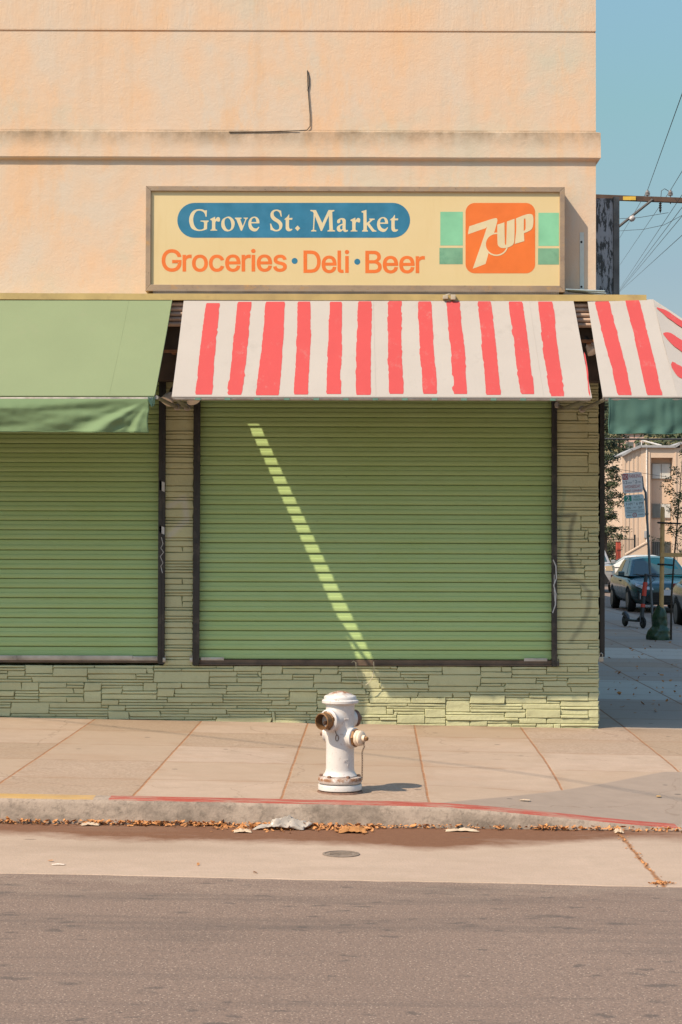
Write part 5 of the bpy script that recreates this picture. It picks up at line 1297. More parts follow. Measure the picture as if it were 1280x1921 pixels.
m = MB(); m.tube([c1 + Vector((0, 0, .115)) + sd_ * .05, s0 + sd_ * .03 + Vector((0, 0, .02))], .018, 6); m.tube([c1 + Vector((0, 0, .115)) - sd_ * .05, s0 - sd_ * .03 + Vector((0, 0, .02))], .018, 6)
m.tube([s0 - Vector((0, 0, .03)), s1_], [.042, .034], 10)
m.tube([s0 - Vector((0, 0, .0)), (c1 + c0) / 2 + fw_ * .2 + Vector((0, 0, .16))], .035, 8); m.build('stem', M_SCD, scoot)
for t0, t1 in ((.24, .32), (.52, .86)):
    m = MB(); m.tube([s0.lerp(s1_, t0), s0.lerp(s1_, t1)], .047, 10); sb_ = m.build('stem_band', M_SCR_, scoot)
hb = s1_ + Vector((0, 0, .03))
m = MB(); m.tube([hb + Vector((-.20, -.03, .015)), hb + Vector((-.09, 0, 0)), hb, hb + Vector((.09, 0, 0)), hb + Vector((.24, -.03, -.02))], .016, 8); m.tube([s1_ - Vector((0, 0, .02)), hb + Vector((0, 0, .03))], .03, 8); m.build('handlebar', M_SCD, scoot)
m = MB(); m.tube([hb + Vector((.12, 0, -.02)), hb + Vector((.16, -.05, -.09)), hb + Vector((.10, -.05, -.14)), s0.lerp(s1_, .75) + Vector((.03, -.03, 0))], .007, 6); m.build('brake_cable', M_SCD, scoot)
m = MB(); m.lathe([(.0, 0), (.018, 0), (.018, .006), (0, .006)], s0 - sd_ * 0 + Vector((-.03, -.04, -.07)), (-.4, -1, 0), 10); m.build('reflector', simple('amber_reflector', (.6, .36, .03), .3), scoot)

# young street tree with its stake, ties and watering bag
bb = on_ground(1239, 1201, z_walk)
YG = bb.y
M_WOOD = simple('stake_wood', (0.62, 0.37, 0.15), 0.8, 0.15, 9, bump=0.3, dirt=(.40, .23, .10))
M_BARK = simple('thin_bark', (0.060, 0.042, 0.030), 0.9, 0.3, 30, bump=0.4)
M_TIE = simple('black_rubber_tie', (0.018, 0.017, 0.017), 0.7)
YS_ = YG + 0.10
stk = thing('tree_stake', tuple(W(1240, 1195, YS_)), 'yellowish wooden stake with a cross board standing in the green watering bag', 'stake')
a, b = W(1243.5, 951, YS_), W(1240.5, 1196, YS_)
m = MB(); m.tube([b, a - Vector((0, 0, .05)), a], [.041, .039, .026], 10); m.build('post', M_WOOD, stk)
q = W(1240, 1041, YS_ - .05)
m = MB(); m.box(q.x - .01, q.x + .95, q.y - .015, q.y + .010, q.z - .035, q.z + .035); m.build('cross_board', M_WOOD, stk, bevel=.004)
for (px, py, dx) in ((1240, 981, .34), (1240, 1059, .22)):
    q = W(px, py, YS_)
    m = MB(); m.tube([q + Vector((-.045, -.045, .004)), q + Vector((.05, -.05, 0)), q + Vector((dx - .06, -.02, -.01)), q + Vector((dx, .02, -.012)), q + Vector((dx, .06, -.01)), q + Vector((.04, .05, 0)), q + Vector((-.045, .04, .004)), q + Vector((-.045, -.045, .004))], .015, 6)
    m.build('rubber_tie', M_TIE, stk)
yt_ = thing('young_tree', tuple(W(1259, 1200, YG + .15)), 'slender young street tree with sparse small leaves tied to the wooden stake', 'tree')
tp = [W(1259, 1201, YG + .15), W(1260, 1120, YG + .15), W(1264, 1058, YG + .15), W(1271, 980, YG + .15), W(1276, 920, YG + .15), W(1281, 850, YG + .15)]
m = MB(); m.tube(tp, [.020, .017, .015, .012, .008, .004], 8)
rt = random.Random(8); tips = []
for k in range(34):
    t = rt.uniform(.40, 1.0) * (len(tp) - 1); i = min(int(t), len(tp) - 2); q = tp[i].lerp(tp[i + 1], t - i)
    d = Vector((rt.gauss(0, 1), rt.gauss(0, 1), rt.uniform(.2, 1.2))).normalized(); L = rt.uniform(.18, .45)
    mid = q + d * L * .5 + Vector((0, 0, .03)); e = q + d * L
    m.tube([q, mid, e], [.005, .0035, .0015], 4); tips += [(q, e)] * 6
m.build('trunk', M_BARK, yt_)
def leafmat(name, a, b):
    n = NT(name); c = n.mix(n.white(n.vec((9, 9, 9))), a, b); c = n.mix(n.rng(n.noise(3, 4), .3, .7), c, tuple(v * .7 for v in a))
    n.set(c, .6); return n.translucent(c, .28)
M_LF1 = leafmat('street_tree_leaves', (.075, .105, .030), (.17, .17, .055))
def leaves(m, q, s, rnd, el=1.0):
    d = Vector((rnd.gauss(0, 1), rnd.gauss(0, 1), rnd.gauss(0, .7))).normalized(); u = d.orthogonal().normalized() * s * .45; d = d * s * el
    m.add([q - d, q + u, q + d, q - u], [(0, 1, 2, 3)])
m = MB()
for a, b in tips:
    for k in range(5): leaves(m, a.lerp(b, rt.uniform(.3, 1.1)) + Vector((rt.gauss(0, .035), rt.gauss(0, .035), rt.gauss(0, .035))), rt.uniform(.018, .036), rt)
m.build('crown', M_LF1, yt_, recalc=False)
M_GBAG = simple('dark_green_vinyl', (0.012, 0.048, 0.022), 0.30, 0.3, 4, bump=0.2, dirt=(.035, .06, .045))
def bag(a, b):
    th = a * 2 * math.pi; hgt = 0.60 * b
    prof = [(0, .205), (.06, .215), (.16, .19), (.24, .13), (.30, .135), (.40, .125), (.52, .09), (.60, .050)]
    for (h0, r0), (h1, r1) in zip(prof, prof[1:]):
        if h0 <= hgt <= h1 + 1e-6: r = r0 + (r1 - r0) * (hgt - h0) / (h1 - h0)
    f = 1 + .16 * mnoise.noise((math.cos(th) * 1.4, math.sin(th) * 1.4, hgt * 6)) + .08 * mnoise.noise((math.cos(th) * 4, math.sin(th) * 4, hgt * 12))
    lean = (hgt / .6) * .06
    return Vector((bb.x + math.cos(th) * r * f + lean * .4 - .03 * smooth(.2 - hgt * 2), YG + .12 + math.sin(th) * r * f * .8, bb.z + hgt + (.012 * math.sin(th * 3) if hgt > .2 else 0)))
m = MB(); m.grid(48, 30, bag)
tag(m.build('watering_bag', M_GBAG, None, tuple(bb)), 'dark green vinyl watering bag slumped round the foot of the young tree', 'watering bag')

# ------------------------------------------------------------------ cars
def paint(name, col, metal=0.5, rough=0.28):
    n = NT(name); n.set(n.mix(n.rng(n.noise(2, 4), .3, .7), col, tuple(v * .88 for v in col)), n.rng(n.noise(5, 5), .3, .7, rough - .05, rough + .08), None, Metallic=metal, Coat_Weight=0.6); n.b.inputs['Coat Roughness'].default_value = .06; return n.m
n = NT('car_glass'); M_GLASS = n.set((.030, .060, .068), .08, None); n.b.inputs['Specular IOR Level'].default_value = .8
M_BLK = simple('black_trim', (.012, .012, .013), .5, .2, 12)
M_RIM = simple('wheel_rim', (.20, .20, .21), .35, .1, 12, metal=.8)
M_HL = simple('headlight_glass', (.36, .38, .40), .12, .15, 14, metal=.3)
M_HLA = simple('amber_headlight', (.50, .36, .22), .15, .15, 14, metal=.2)
M_PLT = simple('plate_white', (.55, .56, .60), .5, .05, 9)
M_CHR = simple('chrome', (.6, .6, .6), .15, .05, 9, metal=1.0)
def car(label, M, col, L, Wd, H, kind='sedan', hl=None, name='parked_car'):
    """local axes: x across, y from the nose (0) to the tail (L), z up"""
    root = thing(name, tuple(M @ Vector((0, L / 2, 0))), label, 'car')
    hw = Wd / 2
    def put(m): m.v = [tuple(M @ Vector(v)) for v in m.v]; return m
    suv = kind == 'suv'
    hb, hd = (1.02, 1.10) if suv else (.80, .96)              # hood front, hood rear / belt
    zs = .28 if suv else .20
    st = [(0.0, zs + .16, zs + .30, hb - .22, hb - .14, .72), (0.06, zs + .02, zs + .28, hb - .16, hb - .04, .84), (.30, zs, zs + .30, hb - .08, hb + .02, .955), (.75, zs, .52, hb, hb + .07, .99), (1.25, zs, .55, hd - .08, hd, 1.0), (L * .45, zs, .55, hd - .04, hd + .02, 1.0), (L * .70, zs, .55, hd - .03, hd + .04, 1.0), (L - .75, zs, .56, hd - .02, hd + .07, .985), (L - .25, zs + .02, .58, hd - .05, hd + .06, .95), (L - .05, zs + .06, .58, hd - .14, hd + .0, .86), (L, zs + .20, .56, hd - .22, hd - .14, .74)]
    m = MB(); ring = []
    for (y, z0, zm, zb, zt, k) in st:
        half = [(0.0, z0), (.55 * hw * k, z0), (.93 * hw * k, z0 + .03), (hw * k * .995, zm), (hw * k, (zm + zb) / 2), (.965 * hw * k, zb), (.80 * hw * k, zt - .015), (.45 * hw * k, zt + .005), (0.0, zt + .015)]
        ring.append([(x, y, z) for x, z in half] + [(-x, y, z) for x, z in half[-2:0:-1]])
    Nn = len(ring[0]); vs = [p for r_ in ring for p in r_]
    fs = [(i * Nn + k, i * Nn + (k + 1) % Nn, (i + 1) * Nn + (k + 1) % Nn, (i + 1) * Nn + k) for i in range(len(ring) - 1) for k in range(Nn)]
    fs += [tuple(range(Nn - 1, -1, -1)), tuple(range((len(ring) - 1) * Nn, len(ring) * Nn))]
    m.add(vs, fs, 0, True)
    o = m.build('tmp', col, None)
    sb = o.modifiers.new('s', 'SUBSURF'); sb.levels = sb.render_levels = 2
    wr = .345 if suv else .315; wy = (.92, L - (1.0 if suv else .98)); cut = []
    for yy in wy:
        c_ = MB(); c_.lathe([(wr + .055, -2), (wr + .055, 2)], (0, yy, wr), (1, 0, 0), 28)
        co = c_.build('cut', col, None); bo = o.modifiers.new('b', 'BOOLEAN'); bo.object = co; bo.operation = 'DIFFERENCE'; bo.solver = 'EXACT'; cut.append(co)
    dg = bpy.context.evaluated_depsgraph_get(); me = bpy.data.meshes.new_from_object(o.evaluated_get(dg))
    for c_ in cut + [o]: bpy.data.objects.remove(c_)
    me.transform(M); me.transform(Matrix.Translation(-ORG[root])); me.materials.clear(); me.materials.append(col); me.polygons.foreach_set('use_smooth', [True] * len(me.polygons)); me.name = 'body'
    bd = bpy.data.objects.new('body', me); COL.objects.link(bd); bd.parent = root; ORG[bd] = ORG[root]
    # cabin
    y0 = 1.12 if not suv else 1.2; r0, r1 = (2.02, 3.25) if not suv else (1.85, L - .5); yE = (L - .62) if not suv else L - .12
    zr = H; zb = hd - .01
    def cab(t, v):                                # t along, v 0..1 from belt to roof -> half width, y, z
        pass
    base = [(y0, .90), (r0, .93), (r1, .93), (yE, .86)]
    top = [(r0 - .12, .66), (r0 + .25, .69), (r1 - .15, .68), (r1 + .10, .62)]
    zt = [zr - .05, zr - .005, zr - .01, zr - .07]
    m = MB(); vs = []
    for (yb, kb), (yt2, kt), zz in zip(base, top, zt):
        vs += [(-kb * hw, yb, zb), (-kt * hw, yt2, zz), (-kt * hw * .5, yt2, zz + .035), (0, yt2, zz + .045), (kt * hw * .5, yt2, zz + .035), (kt * hw, yt2, zz), (kb * hw, yb, zb)]
    fs = [(i * 7 + k, i * 7 + k + 1, i * 7 + k + 8, i * 7 + k + 7) for i in range(3) for k in range(6)] + [(0, 1, 2, 3, 4, 5, 6), (21, 22, 23, 24, 25, 26, 27)]
    m.add(vs, fs, 0, False); put(m).build('cabin', col, root, bevel=.06)
    def pane(pts, nm, off):
        c0_ = sum((Vector(p) for p in pts), Vector()) / len(pts); nn = (Vector(pts[1]) - Vector(pts[0])).cross(Vector(pts[2]) - Vector(pts[0])).normalized()
        if nn.dot(off) < 0: nn = -nn
        m = MB(); m.add([Vector(p) + nn * .012 for p in pts] + [Vector(p) - nn * .02 for p in pts], [tuple(range(len(pts)))] + [(i, (i + 1) % len(pts), len(pts) + (i + 1) % len(pts), len(pts) + i) for i in range(len(pts))])
        return put(m).build(nm, M_GLASS, root)
    V = lambda i: Vector(vs[i])
    def quadin(a, b, c, d, i0, i1, j0, j1):       # inset inside a face
        f = lambda u, v: (a.lerp(b, u)).lerp(d.lerp(c, u), v)
        return [f(i0, j0), f(i1, j0), f(i1, j1), f(i0, j1)]
    pane(quadin(V(0), V(6), V(5), V(1), .06, .94, .08, .90), 'windscreen', Vector((0, -1, .6)))
    pane(quadin(V(21), V(27), V(26), V(22), .08, .92, .12, .88), 'rear_window', Vector((0, 1, .6)))
    for s in (0, 1):
        a = [V(0), V(7), V(14), V(21)] if s == 0 else [V(6), V(13), V(20), V(27)]; b = [V(1), V(8), V(15), V(22)] if s == 0 else [V(5), V(12), V(19), V(26)]
        sd = Vector((-1 if s == 0 else 1, 0, 0))
        pane([a[0].lerp(a[1], .45).lerp(b[0].lerp(b[1], .45), .10), a[1].lerp(a[2], .36).lerp(b[1].lerp(b[2], .36), .10), a[1].lerp(a[2], .36).lerp(b[1].lerp(b[2], .36), .86), a[0].lerp(a[1], .60).lerp(b[0].lerp(b[1], .60), .86)], 'side_window', sd)
        pane([a[1].lerp(a[2], .43).lerp(b[1].lerp(b[2], .43), .10), a[2].lerp(a[3], .35).lerp(b[2].lerp(b[3], .35), .12), a[2].lerp(a[3], .15).lerp(b[2].lerp(b[3], .15), .84), a[1].lerp(a[2], .43).lerp(b[1].lerp(b[2], .43), .86)], 'side_window', sd)
        sx = -1 if s == 0 else 1
        m = MB(); m.obox((sx * (hw + .06), y0 + .42, hd + .05), .17, .10, .13, Matrix.Rotation(.1 * sx, 3, 'Z')); put(m).build('mirror', col, root, bevel=.03)
        m = MB(); m.box(sx * hw * 1.0 - .010, sx * hw * 1.0 + .010, L * .46, L * .50, hd - .16, hd - .13); put(m).build('handle', M_BLK, root)
    for yy in wy:
        for sx in (-1, 1):
            m = MB(); ox = sx * (hw - .10)
            m.lathe([(wr * .62, -.10), (wr * .9, -.10), (wr, -.06), (wr, .06), (wr * .9, .095), (wr * .66, .10)], (ox, yy, wr), (1, 0, 0), 28); wh = put(m).build('wheel', M_TYRE, root)
            m = MB(); m.lathe([(0, -.085), (wr * .64, -.09), (wr * .66, -.098), (wr * .66, .098), (wr * .64, .09), (0, .085)], (ox, yy, wr), (1, 0, 0), 24); put(m).build('dark_disc', M_BLK, wh)
            m = MB()
            for k in range(5):
                aa = 2 * math.pi * k / 5 + .3; m.obox((ox + sx * .095, yy + math.cos(aa) * wr * .33, wr + math.sin(aa) * wr * .33), .02, wr * .60, .05, Matrix.Rotation(aa, 3, 'X'))
            m.lathe([(wr * .60, -.004), (wr * .67, -.004), (wr * .67, .004), (wr * .60, .004)], (ox + sx * .1, yy, wr), (1, 0, 0), 24); put(m).build('rim', M_RIM, wh)
    # nose
    zl = hb - .10
    for sx in (-1, 1):
        m = MB()
        if suv: pts = [(.52, -.012, zl - .10), (.80, .02, zl - .10), (.90, .16, zl - .06), (.88, .20, zl + .10), (.76, .06, zl + .09), (.52, .018, zl + .08)]
        else: pts = [(.40, -.035, zl - .10), (.70, -.012, zl - .08), (.90, .10, zl + .00), (.90, .22, zl + .08), (.74, .07, zl + .035), (.42, .005, zl - .035)]
        p2 = [(sx * p[0] * hw, p[1], p[2]) for p in pts]
        m.add(p2 + [(p[0] * .97, p[1] + .22, p[2]) for p in p2], [tuple(range(6))] + [(i, (i + 1) % 6, 6 + (i + 1) % 6, 6 + i) for i in range(6)])
        h_ = put(m).build('headlight', hl or M_HL, root, bevel=.008)
        m = MB(); m.add([(sx * .64 * hw, .005, .30), (sx * .82 * hw, .06, .32), (sx * .86 * hw, .09, .60), (sx * .80 * hw, .045, .56)] + [(sx * .64 * hw, .2, .30), (sx * .82 * hw, .2, .32), (sx * .86 * hw, .2, .60), (sx * .80 * hw, .2, .56)], [(0, 1, 2, 3), (0, 1, 5, 4), (1, 2, 6, 5), (2, 3, 7, 6), (3, 0, 4, 7)]); put(m).build('fog_intake', M_BLK, root)
        m = MB(); m.box(sx * .78 * hw - .012, sx * .78 * hw + .012, .015, .08, .36, .52); put(m).build('marker_strip', M_HL, root)
    m = MB(); g0, g1 = zs + .06, zl - .16
    m.add([(-.52 * hw, -.022, g0), (.52 * hw, -.022, g0), (.66 * hw, -.024, g0 + .10), (.46 * hw, -.036, g1), (-.46 * hw, -.036, g1), (-.66 * hw, -.024, g0 + .10)] + [(-.52 * hw, .15, g0), (.52 * hw, .15, g0), (.66 * hw, .15, g0 + .10), (.46 * hw, .15, g1), (-.46 * hw, .15, g1), (-.66 * hw, .15, g0 + .10)], [(0, 1, 2, 3, 4, 5)] + [(i, (i + 1) % 6, 6 + (i + 1) % 6, 6 + i) for i in range(6)])
    for k in range(5): z_ = g0 + .03 + (g1 - g0 - .05) * k / 4; m.box(-.44 * hw, .44 * hw, -.042, -.02, z_ - .006, z_ + .006)
    put(m).build('grille', M_BLK, root)
    m = MB(); m.box(-.155, .155, -.062, -.042, .46, .61); pt = put(m).build('number_plate', M_PLT, root, bevel=.004)
    m = MB(); m.lathe([(.045, -.012), (.06, -.012), (.06, .004), (.045, .004)], (0, -.03, zl - .095), (0, 1, 0), 20); put(m).build('emblem', M_CHR, root)
    m = MB(); m.box(-.62 * hw, .62 * hw, -.012, .10, zs + .01, zs + .045); put(m).build('lower_lip', M_BLK if not suv else M_RIM, root, bevel=.01)
    m = MB(); m.tube([(-.55 * hw, y0 + .02, hd + .02), (-.10 * hw, y0 + .06, hd + .06)], .010, 5); m.tube([(.02 * hw, y0 + .02, hd + .02), (.46 * hw, y0 + .06, hd + .06)], .010, 5); put(m).build('wiper', M_BLK, root)
    for sx in (-1, 1):
        m = MB(); m.box(sx * .74 * hw - .12, sx * .74 * hw + .12, L - .12, L - .02, hd - .16, hd - .02); put(m).build('tail_light', simple('tail_light_red', (.30, .015, .015), .2) if 'tail_light_red' not in bpy.data.materials else bpy.data.materials['tail_light_red'], root, bevel=.02)
    return root
M_BLUE = paint('teal_blue_car_paint', (.003, .060, .080), 0.15)
M_GREY = paint('dark_grey_car_paint', (.070, .078, .085))
M_SILV = paint('silver_car_paint', (.42, .41, .41), .35)
M_WHITE = paint('white_car_paint', (.62, .59, .56), 0.0)
q = on_ground(1252, 1150, z_road)
car('teal blue sedan parked facing out of the picture behind the scooter', Matrix.Translation((q.x, q.y, z_road(q.x, q.y))), M_BLUE, 4.6, 1.80, 1.45)
yr = 24.2
car('dark grey car parked at the right edge in front of the blue sedan', Matrix.Translation((7.28 + .90, yr - 4.55, z_road(7.3, yr - 2))), M_GREY, 4.55, 1.80, 1.46)
xq = W(1148.5, 1100, 50.0).x
car('silver van seen past the black rail of the building corner', Matrix.Translation((xq - .74, 50.0, z_road(8, 50))), M_SILV, 4.8, 1.94, 1.85, 'suv', M_HLA, 'parked_van')
qa = W(1142, 1100, 60.0)
car('white sedan standing side on behind the blue sedan', Matrix.Translation((qa.x - 1.05, 60.0, z_road(9, 60) - .12)) @ Matrix.Rotation(R(-90), 4, 'Z') @ Matrix.Translation((-.9, 0, 0)), M_WHITE, 4.6, 1.80, 1.44)

# ------------------------------------------------------------------ utility pole and wires
YU = 24.7
M_POLE = simple('brown_pole_wood', (.085, .050, .036), .9, .3, 6, bump=.4)
M_PORC = simple('grey_porcelain', (.36, .33, .33), .35, .1, 12)
a, b = W(1096, 369, YU), W(1330, 378, YU)
xp = W(1107, 600, YU).x
up_ = thing('utility_pole', (xp, YU, z_walk(xp, YU)), 'brown utility pole behind the building with a long timber crossarm and insulators', 'utility pole')
m = MB(); m.tube([(xp, YU + .22, -.3), (xp, YU + .22, a.z + 1.2)], [.15, .11], 14); m.build('pole', M_POLE, up_)
m = MB(); v = (b - a); m.obox((a + b) / 2, v.length, .095, .115, Matrix.Rotation(-math.atan2(v.z, v.x), 3, 'Y')); m.build('crossarm', M_POLE, up_, bevel=.008)
m = MB(); m.tube([W(1150, 434, YU + .0), W(1225, 374, YU - .06)], .030, 8); m.build('brace', simple('dark_steel_brace', (.07, .065, .065), .6, .2), up_)
q = W(1186, 410, YU - .06); m = MB(); m.lathe([(0, -.07), (.05, -.06), (.07, 0), (.05, .06), (0, .07)], q, (.8, 0, .6), 14); m.build('strain_insulator', M_PORC, up_)
q0, q1 = W(1169, 368.5, YU - .06), W(1193, 375.5, YU - .06)
m = MB(); m.box(q0.x, q1.x, YU - .068, YU - .060, q1.z, q0.z); m.build('yellow_tag', simple('yellow_tag_plate', (.62, .40, .06), .5, .1, 8), up_)
for px in (1215, 1258):
    q = W(px, 369, YU)
    m = MB(); m.lathe([(.015, -.02), (.015, .02), (.055, .03), (.060, .045), (.025, .055), (.055, .065), (.060, .08), (.025, .09), (.048, .10), (.050, .115), (.022, .125), (.026, .15), (0, .155)], q, (0, 0, 1), 16); m.build('pin_insulator', M_PORC, up_)
    m = MB(); m.lathe([(0, -.17), (.012, -.165), (.012, 0.0)], q, (0, 0, 1), 8); m.build('insulator_pin', M_POLE, up_)
q = W(1239, 378, YU)
m = MB(); m.lathe([(.012, .02), (.012, -.03), (.035, -.04), (.02, -.07), (.035, -.09), (.02, -.12), (.035, -.14), (.02, -.17), (.03, -.19), (.015, -.24), (0, -.27)], q, (0, 0, 1), 12); m.build('hanging_insulator', M_BLK, up_)
M_WIR = simple('dark_overhead_wire', (.035, .038, .042), .6)
def wire(name, label, pts, r=0.006, sag=0.0):
    P_ = [W(px, py, yy) for px, py, yy in pts]; out = []
    for p0, p1 in zip(P_, P_[1:]):
        for i in range(12): t = i / 12; w = p0.lerp(p1, t); w.z -= sag * 4 * t * (1 - t); out.append(w)
    out.append(P_[-1])
    m = MB(); m.tube(out, r, 5)
    return tag(m.build(name, M_WIR, None, tuple(P_[0])), label, 'wire', 'overhead wires')
wire('overhead_wire', 'overhead wire rising steeply from the left insulator of the crossarm', [(1300, 120, 5), (1215, 357, YU), (1163, 446, 60)])
wire('overhead_wire', 'overhead wire running up to the right from the right insulator of the crossarm', [(1320, 255, 8), (1258, 357, YU), (1163, 497, 70)])
wire('overhead_wire', 'longest slanting wire crossing just below the hanging insulator', [(1330, 290, 10), (1162, 543, 90)])
wire('overhead_wire', 'slanting wire second from the right among those meeting beside the weathered sign', [(1330, 322, 10), (1162, 546, 90)])
wire('overhead_wire', 'slanting wire third from the right among those meeting beside the weathered sign', [(1330, 345, 10), (1162, 547, 90)])
wire('overhead_wire', 'flattest of the slanting wires meeting beside the weathered sign', [(1330, 396, 10), (1162, 548, 90)])
wire('overhead_wire', 'curved wire swinging up to the right below the brace knob', [(1340, 368, 20), (1280, 404, 24), (1246, 422, 27), (1209, 430, 30), (1150, 434, 34)])
wire('overhead_wire', 'short wire passing behind the brace knob to the hanging insulator', [(1254, 399, YU), (1200, 408, 26), (1150, 411, 28)])
m = MB(); qs = [W(1240, 372, YU - .02), W(1241, 358, YU - .02), W(1247, 354, YU - .02), W(1254, 358, YU - .02), W(1258, 361, YU - .02)]; m.tube(qs, .008, 5); m.build('jumper_wire', M_WIR, up_)
wire('overhead_cable', 'thick dark cable strung across the side street just under the teal valance', [(1080, 822, 32), (1340, 823, 32)], .026, .02)
wire('overhead_wire', 'thin wire sloping down across the far peach apartment house', [(1100, 866, 60), (1165, 881, 60), (1340, 909, 60)], .010)

ga_, gb_ = on_ground(700, 1416, z_walk), on_ground(1290, 1502, z_walk)
up8 = -SUN_TRAVEL * (7.2 / -SUN_TRAVEL.z); dv = (gb_ - ga_).normalized() * 9; dv.z = 0
m = MB(); m.tube([ga_ + up8 - dv, ga_ + up8, gb_ + up8, gb_ + up8 + dv], .009, 6)
tag(m.build('overhead_cable', M_WIR, None, tuple(ga_ + up8)), 'overhead cable high above the sidewalk whose faint shadow crosses the paving right of the hydrant', 'wire')

# ------------------------------------------------------------------ far side: houses, trees, fence, hill
YA = 104.7
def wa(px, py, y=YA): return W(px, py, y)
M_APT = simple('far_peach_stucco', (.56, .42, .32), .9, .05, 1.5, bump=.1)
M_APT2 = simple('far_tan_stucco', (.60, .37, .22), .9, .06, 1.5)
M_COP = simple('grey_coping', (.30, .30, .31), .8, .1, 3)
M_BLIND = simple('window_blinds', (.50, .50, .48), .6, .12, 2)
M_WGL = simple('window_glass', (.14, .15, .15), .12, .15, 2)
M_WFR = simple('window_frame_paint', (.30, .24, .20), .6)
M_WHT = simple('far_white_paint', (.66, .62, .58), .7)
apt = thing('apartment_house', tuple(wa(1230, 1060)), 'peach three storey apartment house with stacked recessed windows across the far street', 'building')
xl_, xr_ = wa(1167.5, 900).x, wa(1420, 900).x
bx_, bx2 = wa(1221.5, 900).x, wa(1262.5, 900).x
ztop = wa(1230, 840).z; zr0_ = wa(1230, 858.5).z; g0 = 0.0
m = MB()
m.box(bx2, xr_, YA, YA + 14, g0, ztop)
m.box(bx_, bx2, YA, YA + 14, zr0_, ztop - .004)
m.box(bx_, bx2, YA + .7, YA + 13.9, g0, zr0_)
xp2 = wa(1202, 840).x
m.box(xp2, bx_, YA + .003, YA + 14, g0, ztop - .002)
zL = wa(1167, 856).z
m.prism([(xl_, g0), (xp2 - .004, g0), (xp2 - .004, ztop - .01), (wa(1185, 846).x, wa(1185, 846).z), (xl_, zL)], YA + .06, YA + 14, axis='y')
for px in (1172, 1179, 1187, 1195): q = wa(px, 900); m.box(q.x - .07, q.x + .07, YA + .025, YA + .059, g0, wa(px, 856 - (px - 1172) * .35).z)
for px in (1218, 1268): q = wa(px, 900); m.box(q.x - .05, q.x + .05, YA - .05, YA + .002, g0, ztop - .3)
m.build('wall', M_APT, apt)
m = MB()
rl_ = [(1166.5, 855), (1185, 844.5), (1202, 838), (1266, 838.5), (1276, 832), (1420, 832)]
for (p0, p1) in zip(rl_, rl_[1:]):
    a, b = wa(*p0), wa(*p1); v = b - a; m.obox((a + b) / 2 + Vector((0, 7, .02)), v.length + .02, 14.4, .16, Matrix.Rotation(-math.atan2(v.z, v.x), 3, 'Y'))
m.build('coping', M_COP, apt)
m = MB(); a, b = wa(1276, 832), wa(1420, 845); m.box(a.x, xr_ - .1, YA + .02, YA + 13.8, ztop - .02, a.z - .02); m.build('parapet', M_APT, apt)
for (t0, t1, dark) in ((869, 899, 0), (944.5, 972.5, 0), (1016, 1048, 1)):
    a, b = wa(1222.5, t0, YA + .66), wa(1259.5, t1, YA + .66); b = Vector((min(b.x, bx2 - .02), b.y, b.z)); a.x = max(a.x, bx_ + .02)
    m = MB(); m.box(a.x, b.x, YA + .60, YA + .694, b.z, a.z); wn_ = m.build('window', M_WFR, apt)
    mid = (a.x + b.x) / 2
    m = MB(); m.box(a.x + .05, mid - .03, YA + .58, YA + .605, b.z + .05, a.z - .05); m.build('pane', M_WGL if dark or t0 > 900 else M_BLIND, wn_)
    m = MB(); m.box(mid + .03, b.x - .05, YA + .58, YA + .605, b.z + .05, a.z - .05); m.build('pane', M_WGL if dark else M_BLIND, wn_)
    if dark:
        m = MB()
        for k in range(9): xx = a.x + .1 + (b.x - a.x - .2) * k / 8; m.box(xx - .015, xx + .015, YA + .50, YA + .53, b.z, a.z)
        m.build('window_grille', M_BLK, wn_)
m = MB(); q = wa(1213, 900); m.tube([(q.x, YA - .06, g0 + .5), (q.x, YA - .06, wa(1213, 838).z)], .05, 8); q = wa(1212, 835); m.lathe([(.0, -.06), (.14, -.03), (.14, .06), (0, .1)], (q.x, YA - .05, wa(1212, 837).z), (0, 0, 1), 10); m.build('downpipe', M_WHT, apt)
m = MB(); a, b = wa(1209, 996, YA - .1), wa(1213, 1009, YA - .1); m.box(a.x, b.x, YA - .16, YA - .004, b.z, a.z); m.build('meter_box', M_COP, apt)
m = MB(); a, b = wa(1218, 827), wa(1256, 837); 
m.tube([(a.x, YA + 3, ztop), (a.x, YA + 3, wa(1218, 826, YA + 3).z), (b.x, YA + 3, wa(1258, 836, YA + 3).z)], .06, 6); m.build('roof_rail', M_WHT, apt)
# sloping stoop wall in front
st_ = thing('stoop_wall', tuple(wa(1195, 1060, 96)), 'low peach stoop wall sloping up beside the far apartment house', 'wall')
m = MB(); a, b, c_ = wa(1176, 1041, 96), wa(1211, 1020, 96), wa(1215, 1019, 96)
m.prism([(a.x, 0), (c_.x, 0), (c_.x, c_.z), (b.x, b.z), (a.x, a.z)], 96, 96.35, axis='y'); m.build('wall', M_APT, st_); m = MB(); m.prism([(a.x - .05, a.z + .003), (b.x, b.z + .003), (c_.x + .05, c_.z + .003), (c_.x + .05, c_.z + .09), (b.x, b.z + .09), (a.x - .05, a.z + .09)], 95.95, 96.40, axis='y'); m.build('capping', M_APT, st_)
M_RDOOR = simple('far_red_paint', (.52, .085, .050), .6, .08, 3)
a, b = wa(1156.5, 1016, 97.5), wa(1164.5, 1050, 97.5)
gt = thing('red_gate_pillar', ((a.x + b.x) / 2, 97.5, 0), 'red painted gate pillar with a pale cap in the far iron fence', 'pillar')
m = MB(); m.box(a.x, b.x, 97.4, 97.7, 0, a.z); m.build('shaft', M_RDOOR, gt, bevel=.01); m = MB(); m.box(a.x - .04, b.x + .04, 97.36, 97.74, a.z + .002, a.z + .07); m.build('cap', M_APT, gt)
